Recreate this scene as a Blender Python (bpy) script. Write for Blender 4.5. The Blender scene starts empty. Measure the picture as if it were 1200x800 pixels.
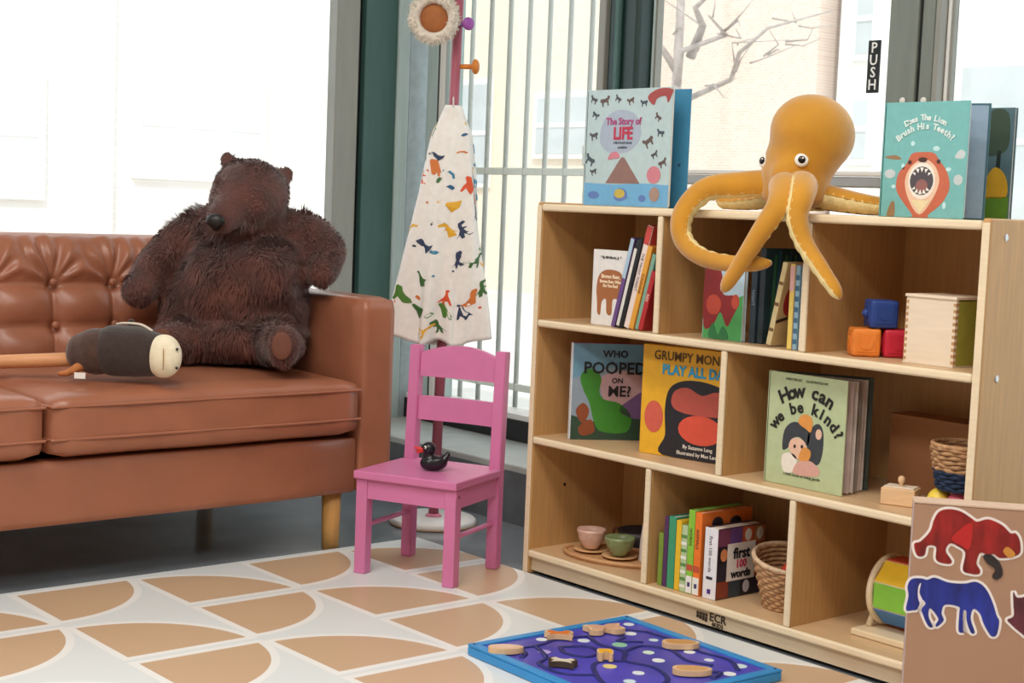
import bpy, bmesh, math, random
import numpy as np
from mathutils import Vector, Matrix, Euler
random.seed(7); rng = np.random.default_rng(11)
sc = bpy.context.scene
COL = sc.collection
PI = math.pi

# ------------------------------------------------------------------ camera
YAW, PITCH, ROLL = -0.8675, -0.0888, 0.0401
_f = Vector((math.sin(YAW)*math.cos(PITCH), math.cos(YAW)*math.cos(PITCH), math.sin(PITCH)))
_r = _f.cross(Vector((0, 0, 1))).normalized(); _u = _r.cross(_f)
_c, _s = math.cos(ROLL), math.sin(ROLL)
_r2 = _r*_c + _u*_s; _u2 = _u*_c - _r*_s
cd = bpy.data.cameras.new('camera'); cam = bpy.data.objects.new('camera', cd); COL.objects.link(cam)
mw = Matrix.Identity(4)
for i in range(3):
    mw[i][0] = _r2[i]; mw[i][1] = _u2[i]; mw[i][2] = -_f[i]
mw.translation = Vector((2.8148, -2.4582, 0.9069))
cam.matrix_world = mw
cd.sensor_width = 36.0; cd.lens = 1790.7/1200*36; cd.clip_end = 200
cd.dof.use_dof = True; cd.dof.focus_distance = 3.5; cd.dof.aperture_fstop = 11.0
sc.camera = cam

# ------------------------------------------------------------------ colour helpers
def lin(v): return v/12.92 if v <= 0.04045 else ((v+0.055)/1.055)**2.4
def C(h):
    h = h.lstrip('#'); return tuple(lin(int(h[i:i+2], 16)/255) for i in (0, 2, 4)) + (1.0,)

# ------------------------------------------------------------------ sky, sun, lamps, exposure
w = bpy.data.worlds.new('sky'); sc.world = w; w.use_nodes = True
bg = w.node_tree.nodes['Background']
bg.inputs[0].default_value = (0.90, 0.95, 1.0, 1); bg.inputs[1].default_value = 1.35
sd = bpy.data.lights.new('sun', 'SUN'); sd.energy = 1.9; sd.angle = 0.02; sd.color = (1, .96, .9)
sun = bpy.data.objects.new('sun', sd); COL.objects.link(sun)
sun.rotation_euler = Vector((-0.60, 0.55, -0.95)).to_track_quat('-Z', 'Y').to_euler()
def lamp(loc, sx, sy, e, col, target=None):
    l = bpy.data.lights.new('ceiling_lamp', 'AREA'); l.shape = 'RECTANGLE'; l.size = sx; l.size_y = sy
    l.energy = e; l.color = col
    o = bpy.data.objects.new('ceiling_lamp', l); COL.objects.link(o); o.location = loc
    if target: o.rotation_euler = (Vector(target)-Vector(loc)).to_track_quat('-Z', 'Y').to_euler()
    return o
LC = (1, .95, .89)
for lx, ly, le in ((0.9, -1.6, 26), (2.6, -1.4, 26), (0.9, -3.3, 30), (2.9, -3.3, 38)):
    lamp((lx, ly, 2.93), 1.2, 0.6, le, LC)
vs = sc.view_settings
vs.view_transform = 'Standard'; vs.look = 'None'; vs.gamma = 1.0; vs.use_curve_mapping = False
vs.exposure = 0.35

# ------------------------------------------------------------------ materials
MATS = {}
def mat(key, col, rough=0.5, var=0.08, scale=30.0, bump=0.0, bscale=120.0, metal=0.0, stretch=(1, 1, 1), coat=0.0, spec=0.5, sheen=0.0):
    """plain procedural surface: base colour with a noise variation, optional bump"""
    if key in MATS: return MATS[key]
    m = bpy.data.materials.new(key); m.use_nodes = True; nt = m.node_tree; b = nt.nodes['Principled BSDF']
    c = C(col)
    tc = nt.nodes.new('ShaderNodeTexCoord'); mp = nt.nodes.new('ShaderNodeMapping'); mp.inputs['Scale'].default_value = stretch
    nt.links.new(tc.outputs['Object'], mp.inputs[0])
    n = nt.nodes.new('ShaderNodeTexNoise'); n.inputs['Scale'].default_value = scale; n.inputs['Detail'].default_value = 4
    nt.links.new(mp.outputs[0], n.inputs['Vector'])
    rp = nt.nodes.new('ShaderNodeValToRGB')
    rp.color_ramp.elements[0].position = .3; rp.color_ramp.elements[1].position = .7
    rp.color_ramp.elements[0].color = tuple(x*(1-var) for x in c[:3])+(1,)
    rp.color_ramp.elements[1].color = tuple(min(1, x*(1+var)) for x in c[:3])+(1,)
    nt.links.new(n.outputs['Fac'], rp.inputs[0]); nt.links.new(rp.outputs[0], b.inputs['Base Color'])
    b.inputs['Roughness'].default_value = rough; b.inputs['Metallic'].default_value = metal
    b.inputs['Specular IOR Level'].default_value = spec
    if coat: b.inputs['Coat Weight'].default_value = coat
    if sheen: b.inputs['Sheen Weight'].default_value = sheen
    if bump:
        n2 = nt.nodes.new('ShaderNodeTexNoise'); n2.inputs['Scale'].default_value = bscale; n2.inputs['Detail'].default_value = 3
        nt.links.new(mp.outputs[0], n2.inputs['Vector'])
        bp = nt.nodes.new('ShaderNodeBump'); bp.inputs['Strength'].default_value = bump; bp.inputs['Distance'].default_value = .004
        nt.links.new(n2.outputs['Fac'], bp.inputs['Height']); nt.links.new(bp.outputs[0], b.inputs['Normal'])
    MATS[key] = m; return m
def ink(h, rough=0.45): return mat('ink_'+h.strip('#'), h, rough, .05, 60)

M_birch_x = mat('birch_long', 'd3b188', .38, .07, 9, stretch=(1, 14, 14))
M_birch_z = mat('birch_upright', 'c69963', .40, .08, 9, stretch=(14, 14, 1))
M_birch_e = mat('birch_edge', 'ebd8b8', .40, .05, 12, stretch=(1, 14, 14))
M_birch_k = mat('birch_pale', 'ddc7a8', .42, .05, 9, stretch=(1, 14, 14))
M_leather = mat('leather', 'a0654b', .32, .10, 7, bump=.12, bscale=240)
M_wood = mat('oak_wood', 'd9a55f', .45, .10, 10, stretch=(12, 12, 1))
M_pine = mat('pine_toy', 'e3bd92', .5, .08, 14, stretch=(1, 10, 10))
M_pink = mat('pink_paint', 'd47aaa', .38, .03, 20)
M_white = mat('white_paint', 'eeece8', .4, .03, 12)
M_teal = mat('teal_frame', '3f615c', .42, .05, 6, stretch=(8, 8, 1))
M_dteal = mat('dark_green_frame', '1b3431', .35, .06, 6, stretch=(8, 8, 1))
M_grey = mat('grey_frame', '96968f', .42, .05, 6, stretch=(8, 8, 1))
M_lgrey = mat('light_frame', 'b9cccc', .4, .06, 8, stretch=(8, 8, 1))
M_black = mat('black_gasket', '131514', .5, .1)
M_steel = mat('grey_steel_bar', 'c8c9c4', .4, .05, 20)
M_conc = mat('concrete_ledge', 'b3b6b3', .6, .12, 9, bump=.15, bscale=40)
M_conc_d = mat('dark_concrete', '5d6266', .65, .15, 14, bump=.15, bscale=40)
M_plaster = mat('white_plaster', 'e9e4da', .8, .03, 4)
M_page = mat('book_pages', 'efe6da', .7, .06, 300, stretch=(1, 1, 6))
M_screw = mat('steel_screw', 'c8c8c8', .25, .05, metal=.9)

def glass_mat():
    m = bpy.data.materials.new('window_glass'); m.use_nodes = True; nt = m.node_tree
    out = nt.nodes['Material Output']; nt.nodes.remove(nt.nodes['Principled BSDF'])
    t = nt.nodes.new('ShaderNodeBsdfTransparent'); t.inputs[0].default_value = (.96, .985, .98, 1)
    g = nt.nodes.new('ShaderNodeBsdfGlossy'); g.inputs['Roughness'].default_value = .03
    fr = nt.nodes.new('ShaderNodeLayerWeight'); fr.inputs[0].default_value = .5
    pw = nt.nodes.new('ShaderNodeMath'); pw.operation = 'POWER'; pw.inputs[1].default_value = 5; nt.links.new(fr.outputs['Facing'], pw.inputs[0])
    mul = nt.nodes.new('ShaderNodeMath'); mul.operation = 'MULTIPLY_ADD'; mul.inputs[1].default_value = .7; mul.inputs[2].default_value = .03
    nt.links.new(pw.outputs[0], mul.inputs[0])
    mx = nt.nodes.new('ShaderNodeMixShader'); nt.links.new(mul.outputs[0], mx.inputs[0])
    nt.links.new(t.outputs[0], mx.inputs[1]); nt.links.new(g.outputs[0], mx.inputs[2]); nt.links.new(mx.outputs[0], out.inputs[0])
    return m
M_glass = glass_mat()

def mat_floor():
    m = mat('polished_concrete_floor', '7d848a', .17, .22, 3.0, bump=.03, bscale=30)
    return m
def mat_mat():
    """printed play mat: rows of tan half discs, split in two, on pale grey with white outlines"""
    m = bpy.data.materials.new('play_mat_print'); m.use_nodes = True; nt = m.node_tree; b = nt.nodes['Principled BSDF']
    L = nt.links.new
    tc = nt.nodes.new('ShaderNodeTexCoord'); sp = nt.nodes.new('ShaderNodeSeparateXYZ'); L(tc.outputs['Object'], sp.inputs[0])
    def mth(op, a, bb=None, cc=None):
        n = nt.nodes.new('ShaderNodeMath'); n.operation = op
        for i, v in enumerate((a, bb, cc)):
            if v is None: continue
            if isinstance(v, (int, float)): n.inputs[i].default_value = v
            else: L(v, n.inputs[i])
        return n.outputs[0]
    PX, PY = 0.59, 0.585
    def signed(ox, oy):
        # position in the repeat cell, x centred on the disc, y from its flat side
        x = mth('SUBTRACT', mth('FLOORED_MODULO', mth('ADD', sp.outputs[0], PX/2-ox), PX), PX/2)
        y = mth('SUBTRACT', mth('FLOORED_MODULO', mth('ADD', sp.outputs[1], PY/2-oy-.13), PY), PY/2-.13)
        d = mth('SUBTRACT', mth('SQRT', mth('ADD', mth('MULTIPLY', x, x), mth('MULTIPLY', y, y))), .262)
        d = mth('MAXIMUM', d, mth('SUBTRACT', .0, y))
        return mth('MAXIMUM', d, mth('SUBTRACT', .024, mth('ABSOLUTE', x)))
    d = mth('MINIMUM', signed(-.125, -.845), signed(-.125+PX/2, -.845+PY/2))
    ins = mth('LESS_THAN', d, 0.0)
    edge = mth('LESS_THAN', d, 0.017)
    mx = nt.nodes.new('ShaderNodeMix'); mx.data_type = 'RGBA'; mx.inputs[6].default_value = C('dde1e1'); mx.inputs[7].default_value = C('ecebe8'); L(edge, mx.inputs[0])
    n = nt.nodes.new('ShaderNodeTexNoise'); n.inputs['Scale'].default_value = 4
    tan = nt.nodes.new('ShaderNodeMix'); tan.data_type = 'RGBA'; tan.inputs[6].default_value = C('c3a080'); tan.inputs[7].default_value = C('ceb08f'); L(n.outputs['Fac'], tan.inputs[0])
    mx2 = nt.nodes.new('ShaderNodeMix'); mx2.data_type = 'RGBA'; L(ins, mx2.inputs[0]); L(mx.outputs[2], mx2.inputs[6]); L(tan.outputs[2], mx2.inputs[7])
    L(mx2.outputs[2], b.inputs['Base Color']); b.inputs['Roughness'].default_value = .38
    return m
def mat_facade(key, c1, c2, mortar, scale):
    m = bpy.data.materials.new(key); m.use_nodes = True; nt = m.node_tree; b = nt.nodes['Principled BSDF']
    tc = nt.nodes.new('ShaderNodeTexCoord'); mp = nt.nodes.new('ShaderNodeMapping'); mp.inputs['Rotation'].default_value = (PI/2, 0, 0)
    br = nt.nodes.new('ShaderNodeTexBrick'); br.inputs['Scale'].default_value = scale
    br.inputs['Color1'].default_value = C(c1); br.inputs['Color2'].default_value = C(c2); br.inputs['Mortar'].default_value = C(mortar)
    nt.links.new(tc.outputs['Object'], mp.inputs[0]); nt.links.new(mp.outputs[0], br.inputs['Vector']); nt.links.new(br.outputs[0], b.inputs['Base Color'])
    b.inputs['Roughness'].default_value = .9; return m

# ------------------------------------------------------------------ mesh helpers
def new_obj(name, me, m, parent=None, smooth=False):
    if isinstance(me, bmesh.types.BMesh):
        bm = me; me = bpy.data.meshes.new(name); bm.to_mesh(me); bm.free()
    if m is not None:
        me.materials.clear(); me.materials.append(m)
    if smooth:
        me.polygons.foreach_set('use_smooth', [True]*len(me.polygons))
    o = bpy.data.objects.new(name, me); COL.objects.link(o)
    if parent is not None: o.parent = parent
    return o
def tag(o, label, cat, group=None):
    o['label'] = label; o['category'] = cat
    if group: o['group'] = group
    return o
def thing(name, label, cat, loc=(0, 0, 0), rotz=0, group=None):
    o = bpy.data.objects.new(name, None); COL.objects.link(o); o.empty_display_size = .05
    o.location = loc; o.rotation_euler = (0, 0, rotz)
    return tag(o, label, cat, group)
def struct(o):
    o['kind'] = 'structure'; return o
def box(bm, x0, x1, y0, y1, z0, z1, bev=0.0, seg=2):
    r = bmesh.ops.create_cube(bm, size=1.0); vs_ = r['verts']
    for v in vs_:
        v.co = Vector(((x0+x1)/2+v.co.x*(x1-x0), (y0+y1)/2+v.co.y*(y1-y0), (z0+z1)/2+v.co.z*(z1-z0)))
    if bev:
        es = set()
        for v in vs_:
            for e in v.link_edges: es.add(e)
        bmesh.ops.bevel(bm, geom=list(es), offset=bev, segments=seg, profile=.5, affect='EDGES')
    return bm
def B(*a, **k): return box(bmesh.new(), *a, **k)
def rbox(sx, sy, sz, r, cuts=10, crown=0.0):
    """rounded box centred at 0 with a slightly crowned top"""
    bm = bmesh.new(); bmesh.ops.create_cube(bm, size=2.0)
    bmesh.ops.subdivide_edges(bm, edges=bm.edges[:], cuts=cuts, use_grid_fill=True)
    hx, hy, hz = sx/2, sy/2, sz/2
    for v in bm.verts:
        p = Vector((v.co.x*hx, v.co.y*hy, v.co.z*hz))
        # concentrate grid lines near the edges
        q = Vector((max(-hx+r, min(hx-r, p.x)), max(-hy+r, min(hy-r, p.y)), max(-hz+r, min(hz-r, p.z))))
        d = p-q
        if d.length > 1e-9: p = q+d.normalized()*r
        if crown and v.co.z > .0:
            p.z += crown*(1-v.co.x**2)*(1-v.co.y**2)*max(0, v.co.z)
        v.co = p
    return bm
def tube(bm, pts, rad, n=10, cap=True, sq=1.0):
    """tapered tube along pts"""
    pts = [Vector(p) for p in pts]
    rs = rad if isinstance(rad, (list, tuple)) else [rad]*len(pts)
    rings = []; up = None
    for i, p in enumerate(pts):
        t = (pts[min(i+1, len(pts)-1)]-pts[max(i-1, 0)]).normalized()
        if up is None:
            up = Vector((0, 0, 1)) if abs(t.z) < .9 else Vector((1, 0, 0))
        s = t.cross(up)
        if s.length < 1e-6: s = t.orthogonal()
        s.normalize(); up = s.cross(t).normalized()
        rings.append([bm.verts.new(p+(s*math.cos(a)+up*sq*math.sin(a))*rs[i]) for a in [2*PI*k/n for k in range(n)]])
    for a, b in zip(rings, rings[1:]):
        for k in range(n): bm.faces.new((a[k], a[(k+1) % n], b[(k+1) % n], b[k]))
    if cap:
        bm.faces.new(rings[0][::-1]); bm.faces.new(rings[-1])
    return bm
def spline(pts, per=6):
    P = [Vector(p) for p in pts]; P = [P[0]*2-P[1]]+P+[P[-1]*2-P[-2]]
    out = []
    for i in range(1, len(P)-2):
        a, b, c, d = P[i-1:i+3]
        for k in range(per):
            t = k/per
            out.append(.5*((2*b)+(c-a)*t+(2*a-5*b+4*c-d)*t*t+(3*b-a-3*c+d)*t**3))
    out.append(P[-2]); return out
def lathe(bm, prof, n=24, c=(0, 0, 0), caps=True):
    rings = []
    for r, z in prof:
        rings.append([bm.verts.new((c[0]+r*math.cos(2*PI*k/n), c[1]+r*math.sin(2*PI*k/n), c[2]+z)) for k in range(n)])
    for a, b in zip(rings, rings[1:]):
        for k in range(n): bm.faces.new((a[k], a[(k+1) % n], b[(k+1) % n], b[k]))
    if caps:
        bm.faces.new(rings[0][::-1]); bm.faces.new(rings[-1])
    return bm
def prism(bm, pts2, th, f=lambda x, y, z: (x, y, z)):
    """polygon pts2 in (x, z), thickness th in y; front (towards -y) at y=-th, mapped through f"""
    a = [bm.verts.new(f(x, -th, z)) for x, z in pts2]; b = [bm.verts.new(f(x, 0, z)) for x, z in pts2]
    bm.faces.new(a); bm.faces.new(b[::-1])
    n = len(a)
    for i in range(n):
        j = (i+1) % n; bm.faces.new((a[j], a[i], b[i], b[j]))
    return bm
def fixn(bm):
    bmesh.ops.recalc_face_normals(bm, faces=bm.faces[:]); return bm
def ellip(cx, cz, rx, rz, n=20): return [(cx+rx*math.cos(2*PI*k/n), cz+rz*math.sin(2*PI*k/n)) for k in range(n)]
def smooth2(pts, per=4):
    n = len(pts); out = []
    for i in range(n):
        a, b, c, d = [Vector(pts[(i+k-1) % n]) for k in range(4)]
        for k in range(per):
            t = k/per; q = .5*((2*b)+(c-a)*t+(2*a-5*b+4*c-d)*t*t+(3*b-a-3*c+d)*t**3); out.append((q.x, q.y))
    return out
def offset2(pts, d):
    n = len(pts); A = sum(pts[i][0]*pts[(i+1) % n][1]-pts[(i+1) % n][0]*pts[i][1] for i in range(n))
    sg = 1 if A > 0 else -1; out = []
    for i in range(n):
        t = (Vector(pts[(i+1) % n])-Vector(pts[i-1])); 
        if t.length < 1e-9: out.append(pts[i]); continue
        t.normalize(); out.append((pts[i][0]+sg*t.y*d, pts[i][1]-sg*t.x*d))
    return out
def ball(bm, c, r, rot=None, u=20, v=12):
    rr = r if isinstance(r, (tuple, list)) else (r, r, r)
    m = Matrix.Translation(c) @ (rot.to_matrix().to_4x4() if rot else Matrix.Identity(4)) @ Matrix.Diagonal((*rr, 1))
    bmesh.ops.create_uvsphere(bm, u_segments=u, v_segments=v, radius=1.0, matrix=m); return bm
def caps(bm, pts, rads, per=7):
    """chain of overlapping balls with interpolated radius"""
    P = spline(pts, per); n = len(pts)
    for i, p in enumerate(P):
        t = i/(len(P)-1)*(n-1); k = min(int(t), n-2); r = rads[k]+(rads[k+1]-rads[k])*(t-k)
        ball(bm, p, r, u=14, v=9)
    return bm
def blob(bm, voxel=.012, it=8, dec=None):
    """melt overlapping balls into one continuous skin"""
    me = bpy.data.meshes.new('t'); bm.to_mesh(me); bm.free()
    o = bpy.data.objects.new('t', me); COL.objects.link(o)
    r = o.modifiers.new('r', 'REMESH'); r.mode = 'VOXEL'; r.voxel_size = voxel
    s = o.modifiers.new('s', 'SMOOTH'); s.iterations = it; s.factor = .6
    dg = bpy.context.evaluated_depsgraph_get(); dg.update()
    out = bpy.data.meshes.new_from_object(o.evaluated_get(dg))
    bpy.data.objects.remove(o); return out
_tc = {}
def text_mesh(s, size, extr=.0004, spacing=1.0, offset=0.0):
    cu = bpy.data.curves.new('t', 'FONT'); cu.body = s; cu.size = size; cu.extrude = extr; cu.align_x = 'CENTER'; cu.resolution_u = 2
    cu.space_character = spacing; cu.offset = offset
    o = bpy.data.objects.new('t', cu); COL.objects.link(o)
    dg = bpy.context.evaluated_depsgraph_get(); dg.update()
    me = bpy.data.meshes.new_from_object(o.evaluated_get(dg)); bpy.data.objects.remove(o); return me
def text(name, s, size, m, parent, M4, spacing=1.0, offset=0.0, sx=1.0):
    """lettering standing in the local x-z plane (read from -y)"""
    me = text_mesh(s, size, spacing=spacing, offset=offset)
    me.transform(M4 @ Matrix.Rotation(PI/2, 4, 'X') @ Matrix.Diagonal((sx, 1, 1, 1)))
    return new_obj(name, me, m, parent)
T = Matrix.Translation
def Rz(a): return Matrix.Rotation(a, 4, 'Z')
def Ry(a): return Matrix.Rotation(a, 4, 'Y')
def copy_tree(o, parent=None):
    c = o.copy(); COL.objects.link(c); c.parent = parent
    for ch in list(o.children): copy_tree(ch, c)
    return c

# ================================================================== THE ROOM
XL, YB = -1.42, 0.66         # inner faces of the two glazed walls
XE, YS, ZC = 4.6, -5.2, 2.95
struct(new_obj('floor', B(XL-.15, XE, YS, YB+.15, -.10, 0), mat_floor()))
struct(new_obj('ceiling', B(XL-.25, XE+.2, YS-.2, YB+.25, ZC, ZC+.2), M_plaster))
M_taupe = mat('taupe_plaster', 'a39c93', .85, .04, 4)
struct(new_obj('wall_back', B(XL-.15, XE+.2, YS-.15, YS, 0, ZC), M_taupe))
struct(new_obj('wall_east', B(XE, XE+.15, YS, YB+.15, 0, ZC), M_taupe))
# glazed wall behind the sofa
wl = struct(new_obj('wall_left', B(XL-.15, XL, YS, YB+.15, 2.35, ZC), M_teal))
new_obj('lower_wall', B(XL-.15, XL, YS, YB+.0, 0, .30), M_conc, wl)
w1 = struct(bpy.data.objects.new('window_1', None)); COL.objects.link(w1)
new_obj('pane', B(XL-.05, XL-.04, -2.4, .335, .33, 2.32), M_glass, w1)
new_obj('pane', B(XL-.07, XL-.06, YS+.05, -2.5, .33, 2.32), M_glass, w1)
new_obj('bottom_rail', B(XL-.12, XL-.01, YS, .33, .30, .36), M_grey, w1)
new_obj('top_rail', B(XL-.12, XL-.01, YS, .33, 2.29, 2.35), M_grey, w1)
new_obj('mullion', B(XL-.05, XL+.0, .335, .425, .30, 2.35, bev=.004), M_grey, w1)
new_obj('mullion', B(XL-.12, XL-.0, -2.5, -2.4, .30, 2.35), M_grey, w1)
new_obj('gasket', B(XL-.05, XL-.02, .425, .445, .30, 2.35), M_black, w1)
# corner post
cp = struct(new_obj('trim_1', B(XL-.14, XL+.005, .445, .575, .0, ZC, bev=.004), M_teal))
new_obj('corner_bead', B(XL-.12, XL+.012, .575, .625, .0, ZC, bev=.006), M_lgrey, cp)
new_obj('corner_panel', B(XL-.10, XL+.004, .63, .80, .0, ZC), mat('pale_blue_frame', 'aebdc1', .5, .10, 40), cp)
# glazed wall behind the shelf
wr = struct(new_obj('wall_right', B(XL, XE, YB-.01, YB+.15, 2.35, ZC), M_teal))
lg = struct(new_obj('trim_2', B(XL+.02, XE, .35, YB+.14, 0, .168, bev=.004), M_conc))
new_obj('ledge_front', B(XL+.02, XE, .344, .350, 0, .150), M_conc_d, lg)
new_obj('sill_channel', B(XL+.02, XE, YB-.02, YB+.10, .169, .235), M_black, lg)
new_obj('sill_strip', B(XL+.02, XE, YB-.012, YB+.09, .2352, .252), M_white, lg)
def mull(name, x0, x1, m, parent, y0=YB+.0, y1=YB+.06, z0=.252, z1=2.35, bev=.004):
    return new_obj(name, B(x0, x1, y0, y1, z0, z1, bev=bev), m, parent)
# narrow barred light beside the coat stand
w2 = struct(bpy.data.objects.new('window_2', None)); COL.objects.link(w2)
mull('jamb', -1.36, -1.30, M_lgrey, w2); mull('jamb_groove', -1.30, -1.292, M_black, w2); mull('jamb', -1.292, -1.262, M_white, w2)
mull('jamb', -1.255, -1.235, M_lgrey, w2)
new_obj('pane', B(-1.235, -.508, YB+.05, YB+.058, .255, 2.33), M_glass, w2)
# dark green post
pp = struct(new_obj('trim_3', B(-.490, -.460, YB-.035, YB+.06, .0, ZC, bev=.004), M_grey))
new_obj('post_core', B(-.459, -.335, YB-.025, YB+.06, .0, ZC, bev=.012, seg=3), M_dteal, pp)
new_obj('post_fin', B(-.420, -.396, YB-.040, YB-.024, .169, ZC, bev=.006), M_teal, pp)
new_obj('post_bead', B(-.333, -.326, YB+.03, YB+.06, .0, ZC, bev=.003), M_lgrey, pp)
new_obj('post_strip', B(-.325, -.319, YB+.035, YB+.06, .0, ZC), M_grey, pp)
mull('jamb', -.507, -.491, M_white, w2, y1=YB+.06)
# glass door with a push plate
d1 = struct(bpy.data.objects.new('door_1', None)); COL.objects.link(d1)
new_obj('pane', B(-.318, .505, YB+.05, YB+.058, .255, 2.33), M_glass, d1)
new_obj('push_rail', B(-.318, .505, YB+.01, YB+.045, .985, 1.012, bev=.004), mat('rail_aluminium', 'a8a6a3', .35, .05, metal=.4), d1)
new_obj('rail_cap', B(-.318, .505, YB+.012, YB+.04, 1.014, 1.026, bev=.003), M_white, d1)
new_obj('stile', B(.508, .592, YB-.0, YB+.06, .17, 2.35, bev=.004), mat('grey_green_frame', '7d847d', .4, .06, 6, stretch=(8, 8, 1)), d1)
new_obj('gasket', B(.593, .602, YB+.008, YB+.06, .17, 2.35), M_black, d1)
# push sticker, white letters on black, one letter below the other
ps = new_obj('push_sticker', B(.416, .452, YB+.0455, YB+.0495, 1.222, 1.352), M_black, d1)
for i, ch in enumerate('PUSH'):
    text('letter', ch, .036, ink('f4f4f4'), ps, T((.434, YB+.0450, 1.322-.0305*i)), offset=.0006)
# next window with its frame
w3 = struct(bpy.data.objects.new('window_3', None)); COL.objects.link(w3)
mull('stile', .603, .638, mat('grey_green_frame', '', 0), w3, z0=.17); mull('stile', .639, .652, M_grey, w3, z0=.17)
mull('bead', .653, .658, M_white, w3, y0=YB+.03); mull('bead', .659, .663, M_grey, w3, y0=YB+.04)
new_obj('pane', B(.664, 2.4, YB+.05, YB+.058, .255, 2.33), M_glass, w3)
mull('stile', 2.4, 2.5, M_grey, w3)
new_obj('pane', B(2.5, XE-.02, YB+.05, YB+.058, .255, 2.33), M_glass, w3)
for sx_, sz_ in ((.562, 1.196), (.622, 1.195)):
    new_obj('screw', fixn(lathe(bmesh.new(), [(.008, 0), (.008, .003), (.004, .005)], 12)), M_white, d1 if sx_ < .6 else w3).matrix_local = T((sx_, YB-.001 if sx_ < .6 else YB-.001, sz_)) @ Matrix.Rotation(PI/2, 4, 'X')

# gate of upright steel bars outside the narrow window
gate = thing('security_gate', 'grey steel gate of upright bars outside the narrow window', 'gate', (-.9, .80, 0))
for k in range(9):
    x = -.395+.0985*k
    new_obj('bar', tube(bmesh.new(), [(x, 0, -.04), (x, 0, 2.30)], .0085, 10), M_steel, gate, True)
for zz in (.31, 1.018, 2.2):
    new_obj('cross_rail', B(-.48, .46, -.008, .008, zz-.012, zz+.012, bev=.003), mat('pale_rail', 'f0ebe2', .5, .04), gate)
gh = new_obj('handle', fixn(tube(bmesh.new(), [(.215, -.02, 1.075), (.26, -.03, 1.045), (.315, -.03, 1.0)], .011, 10)), M_white, gate, True)
new_obj('handle_plate', B(.20, .225, -.025, -.008, 1.04, 1.10, bev=.003), M_white, gate)

# ================================================================== OUTSIDE
struct(new_obj('ground_street', B(-40, 30, -30, 40, -.20, -.101), mat('pale_pavement', 'd6d2cb', .9, .06, 2)))
M_brick1 = mat_facade('pale_brick', 'ddc4b4', 'e3cfc0', 'eee5dc', 9.0)
M_brick2 = mat_facade('cream_brick', 'ead9c2', 'efe0cc', 'f3ebdf', 9.0)
M_win = mat('grey_pane', 'c6ccce', .15, .08, 3)  # plain grey panes of the house windows
M_trimw = mat('white_trim', 'f1efec', .7, .02)
def facade(name, label, m, x0, x1, y0, y1, h, wins, axis):
    t = thing(name, label, 'building', ((x0+x1)/2, (y0+y1)/2, -.10))
    cx, cy = (x0+x1)/2, (y0+y1)/2
    new_obj('front_wall', B(x0-cx, x1-cx, y0-cy, y1-cy, 0, h), m, t)
    new_obj('cornice', B(x0-cx-.1, x1-cx+.1, y0-cy-.1, y1-cy+.1, h, h+.25, bev=.03), M_trimw, t)
    for a0, a1, z0, z1 in wins:
        if axis == 'y':   # faces -y
            f = new_obj('window', B(a0-cx-.06, a1-cx+.06, y0-cy-.05, y0-cy, z0, z1+.1, bev=.01), M_trimw, t)
            new_obj('window_pane', B(a0-cx, a1-cx, y0-cy-.056, y0-cy-.051, z0+.06, z1+.04), M_win, f)
            new_obj('meeting_rail', B(a0-cx, a1-cx, y0-cy-.066, y0-cy-.0565, (z0+z1)/2+.03, (z0+z1)/2+.08), M_trimw, f)
        else:             # faces +x
            f = new_obj('window', B(x1-cx, x1-cx+.05, a0-cy-.06, a1-cy+.06, z0, z1+.1, bev=.01), M_trimw, t)
            new_obj('window_pane', B(x1-cx+.051, x1-cx+.056, a0-cy, a1-cy, z0+.06, z1+.04), mat('glare_pale_pane', 'e6e7e6', .3, .04, 3), f)  # near-white panes, the washed-out glare is put into their colour
            new_obj('meeting_rail', B(x1-cx+.0565, x1-cx+.066, a0-cy, a1-cy, (z0+z1)/2+.03, (z0+z1)/2+.08), M_trimw, f)
    return t
facade('brick_house', 'pale pink brick house behind the bare tree outside', M_brick1, -9.1, -6.45, 9.0, 12, 6.5, [(-8.9, -8.3, 3.6, 5.0), (-7.4, -6.8, 3.6, 5.0)], 'y')
facade('white_house', 'white house front right of the brick house outside', M_trimw, -6.28, -1.5, 9.1, 12, 6.0,
       [(-6.04, -5.88, 1.50, 2.05), (-6.06, -5.88, 2.45, 3.1), (-4.9, -4.2, 1.0, 2.3), (-3.3, -2.6, 1.0, 2.3)], 'y')
facade('cream_house', 'cream brick house front seen through the steel bars', M_brick2, -17, -9.5, 9.2, 12, 6.2,
       [(-10.6, -9.7, 1.55, 2.2), (-12.4, -11.5, 1.2, 2.4)], 'y')
fl = facade('stone_house', 'pale washed out house front across the street behind the sofa', mat_facade('pale_stone', 'e6e0dc', 'e9e2de', 'f0ece8', 3.0), -12, -8.6, -3, 5.6, 6.5,
       [(1.95, 2.35, .9, 1.8), (3.2, 4.3, 1.1, 1.9), (-1.2, -.4, 1.0, 2.2)], 'x')
new_obj('pilaster', B(1.7, 1.78, 1.45, 1.65, 0, 6.4), M_trimw, fl); new_obj('pilaster', B(1.7, 1.78, 3.4, 3.7, 0, 6.4), M_trimw, fl)
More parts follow.
